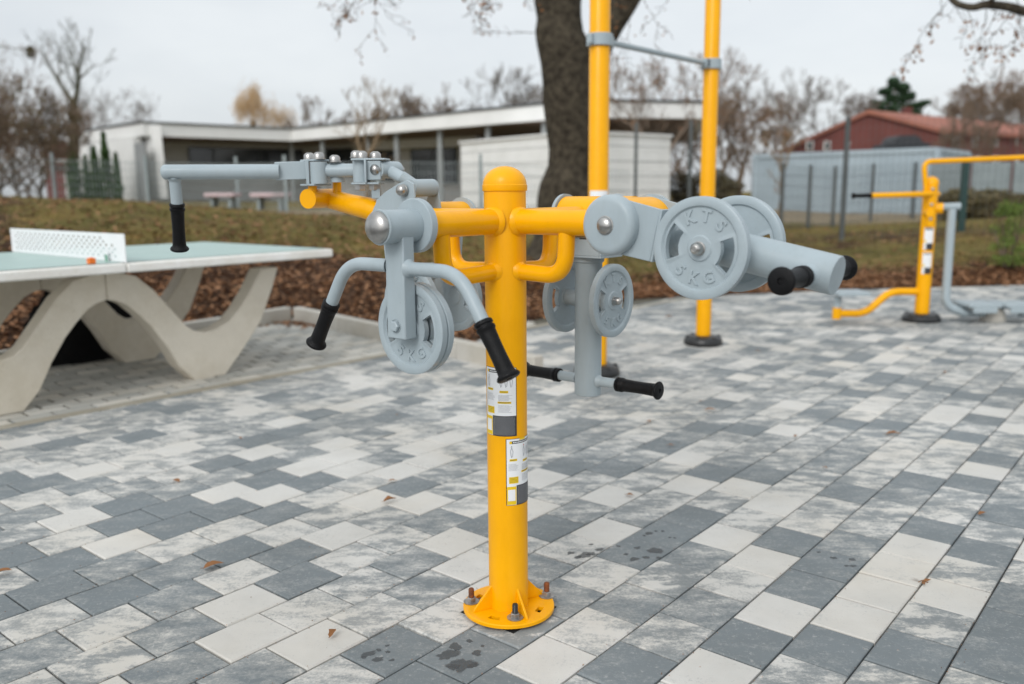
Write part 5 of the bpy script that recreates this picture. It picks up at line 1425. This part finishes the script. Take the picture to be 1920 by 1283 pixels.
# brown hedge mass behind fence right, and dark low hedge
def clump(mb, c, rx, ry, rz, n_, s, rs):
    for i in range(n_):
        d = V((rs.gauss(0, 1), rs.gauss(0, 1), rs.gauss(0, 1))).normalized()*rs.random()**.33
        leafquad(mb, c+V((d.x*rx, d.y*ry, d.z*rz)), s*rs.uniform(.6, 1.3))
def bushy(name, label, cat, base, clumps, mat, stem, group, s, dens, seed):
    rs = random.Random(seed); t = thing(name, label, cat, base, group); mb = MB()
    for c, rx, ry, rz in clumps: clump(mb, c, rx, ry, rz, int(dens), s, rs)
    mb.build('crown', M[mat], t, smooth=False)
    mb = MB()
    for c, rx, ry, rz in clumps[:14]: mb.tube([base-Z*.05, (base*.4+c*.6)+V((rs.gauss(0, .03), 0, 0)), c+Z*rz*.3], [.018*stem, .012*stem, .006*stem], 5, caps=False)
    mb.build('trunk', M['bark_brown'], t, smooth=False); return t
# pine
py_ = 66; pb_ = B_(1682, py_)
cl_ = []
for px, y, rx, rz in ((1676, 163, 9, 10), (1690, 172, 11, 9), (1662, 178, 12, 6), (1700, 186, 12, 8), (1678, 190, 18, 8), (1650, 199, 13, 8), (1684, 205, 26, 8), (1715, 200, 14, 5), (1640, 210, 12, 7), (1660, 212, 16, 7), (1705, 212, 16, 6), (1727, 196, 9, 3)):
    cl_.append((gy(1680+(px-1680)*1.12, 215+(y-215)*1.15, py_), rx*1.15/1617*py_, .6, rz*1.15/1617*py_))
bushy('pine_tree', 'dark green pine rising behind the orange red roof', 'tree', pb_, cl_, 'leaf_pine', 8, 'trees', .16, 300, 5)
# conifers in front of the left wall
for px, y0, w_, lab in ((156, 270, 19, 'dark green conifer at the left end of the white wall'), (180, 292, 8, 'short dark conifer second from the left against the white wall'), (197, 276, 14, 'narrow dark conifer in the middle of the white wall'), (217, 250, 16, 'tallest bright green conifer against the white wall'), (236, 288, 10, 'small green conifer right of the tallest one')):
    yy = 27.5; base = B_(px, yy); cl_ = []
    zt_ = gy(px, y0, yy).z
    for k in range(9):
        t = (k+.5)/9; cl_.append((V((base.x, yy, base.z+(zt_-base.z)*t)), w_*.95/1617*yy*(1.0-.85*t**2.2)*rs.uniform(.75, 1.2), w_*.95/1617*yy*(1.0-.85*t**2.2), (zt_-base.z)/11))
    bushy('conifer', lab, 'tree', base, cl_, 'leaf_conifer', 1, 'conifers along the white wall', .05, 300, px)
# green bush right edge
rs = random.Random(9); cl_ = []; base = B_(1888, 11.0)
for i in range(46):
    x = rs.gauss(1898, 26); y = rs.uniform(385, 500); cl_.append((gy(x, y, 11+rs.uniform(-.4, .4)), rs.uniform(.05, .15), .12, rs.uniform(.04, .11)))
bushy('green_bush', 'loose light green bush on the lawn at the right edge', 'bush', base, cl_, 'leaf_bush', 1, 'bushes', .018, 55, 6)
cl_ = []; base = B_(1850, 19.5)
for i in range(26): cl_.append((gy(rs.uniform(1770, 1925), rs.uniform(365, 400), 19.5+rs.uniform(-.5, .5)), .35, .35, .18))
bushy('dark_hedge', 'dark hedge behind the lawn at the right', 'hedge', base, cl_, 'leaf_olive', 2, 'bushes', .05, 330, 7)
cl_ = []; base = B_(1240, 27)
for i in range(20): cl_.append((gy(rs.uniform(1258, 1400), rs.uniform(330, 385), 34+rs.uniform(-.5, .5)), .5, .5, .3))
bushy('dark_hedge', 'dark low hedge seen beyond the fence between the pole and the container', 'hedge', B_(1320, 34), cl_, 'leaf_olive', 2, 'bushes', .07, 300, 8)
# long dark wooden panel wall behind the lawn at right (behind rail)
mb = MB(); a = gb(1770, 21.5); 
wl_ = thing('grey_garden_wall', 'dark grey garden wall beyond the lawn under the yellow rail at the right', 'wall', a)
for i in range(6):
    p = a+V((i*.95, -.1*i, 0)); mb = MB(); mb.box(p+Z*.62, (.93, .05, 1.3)); mb.build('panel', M['fence'], wl_, smooth=False)

for i, (px, y, py, sd, lab) in enumerate(((1838, 42, 175, 81, 'bare brown tree standing in front of the red building near the right edge'), (1770, 38, 215, 82, 'thin bare tree standing in front of the red wall right of the gable'), (1910, 40, 120, 83, 'tall bare tree in front of the red roof at the right edge'))):
    bare_tree('bare_tree', lab, B_(px, y), hh(py, y), sd, 'bark_brown', lev=6, minr=.007, spread=.8, r=.09, group=GT)
SKYS = 1.0; SUNS = 1.3; FSTOP = 2.0; EXPO = 0.04

# ============================================================ LIGHT, SKY, CAMERA
w = bpy.data.worlds.new("World"); sc.world = w; w.use_nodes = True
nt = w.node_tree; bg = nt.nodes['Background']; out = nt.nodes['World Output']
SUN_EL = math.radians(36); SUN_AZ = math.radians(205)
sky = N(nt, 'ShaderNodeTexSky'); sky.sky_type = 'NISHITA'; sky.sun_disc = False
sky.sun_elevation = SUN_EL; sky.sun_rotation = SUN_AZ; sky.dust_density = 3
hs = N(nt, 'ShaderNodeHueSaturation'); hs.inputs['Saturation'].default_value = .25
nt.links.new(sky.outputs[0], hs.inputs['Color']); nt.links.new(hs.outputs[0], bg.inputs['Color']); bg.inputs['Strength'].default_value = .05
tc = N(nt, 'ShaderNodeTexCoord'); sx = N(nt, 'ShaderNodeSeparateXYZ'); nt.links.new(tc.outputs['Generated'], sx.inputs[0])
mp = N(nt, 'ShaderNodeMapping'); mp.inputs['Scale'].default_value = (1, 1, 2.6); nt.links.new(tc.outputs['Generated'], mp.inputs['Vector'])
cl = noisen(nt, 2.1, 5, .55, mp.outputs[0])
cloud = ramp(nt, cl, [(.30, (.46, .50, .54)), (.52, (.545, .58, .605)), (.72, (.63, .66, .675))])
gr = N(nt, 'ShaderNodeValToRGB'); nt.links.new(sx.outputs[2], gr.inputs['Fac'])
e = gr.color_ramp.elements; e[0].position = 0; e[0].color = (1.0, 1.0, 1.0, 1); e[1].position = 1; e[1].color = (1.6, 1.58, 1.55, 1)
x = e.new(.3); x.color = (1.02, 1.02, 1.02, 1)
bg2 = N(nt, 'ShaderNodeBackground'); nt.links.new(mixc(nt, 1.0, cloud, gr.outputs[0], 'MULTIPLY'), bg2.inputs['Color']); bg2.inputs['Strength'].default_value = SKYS
ad = N(nt, 'ShaderNodeAddShader'); nt.links.new(bg.outputs[0], ad.inputs[0]); nt.links.new(bg2.outputs[0], ad.inputs[1]); nt.links.new(ad.outputs[0], out.inputs['Surface'])
L = bpy.data.lights.new('sun', 'SUN'); L.energy = SUNS; L.angle = math.radians(28); L.color = (1, .99, .975)
lo = bpy.data.objects.new('sun', L); COL.objects.link(lo)
sd = V((math.sin(SUN_AZ)*math.cos(SUN_EL), math.cos(SUN_AZ)*math.cos(SUN_EL), math.sin(SUN_EL)))
lo.rotation_euler = sd.to_track_quat('Z', 'Y').to_euler()
cam = bpy.data.cameras.new('camera'); co = bpy.data.objects.new('camera', cam); COL.objects.link(co)
cam.sensor_width = 36; cam.lens = F/1920*36; cam.clip_end = 1000; cam.clip_start = .05
co.matrix_world = Matrix(((RT.x, UP.x, -FW.x, 0), (RT.y, UP.y, -FW.y, 0), (RT.z, UP.z, -FW.z, H), (0, 0, 0, 1)))
cam.dof.use_dof = True; cam.dof.focus_distance = 2.13; cam.dof.aperture_fstop = FSTOP; cam.dof.aperture_blades = 9
sc.camera = co
sc.view_settings.view_transform = 'Standard'; sc.view_settings.look = 'None'; sc.view_settings.gamma = 1; sc.view_settings.exposure = EXPO
sc.render.engine = 'CYCLES'; sc.cycles.use_denoising = True; sc.cycles.max_bounces = 6
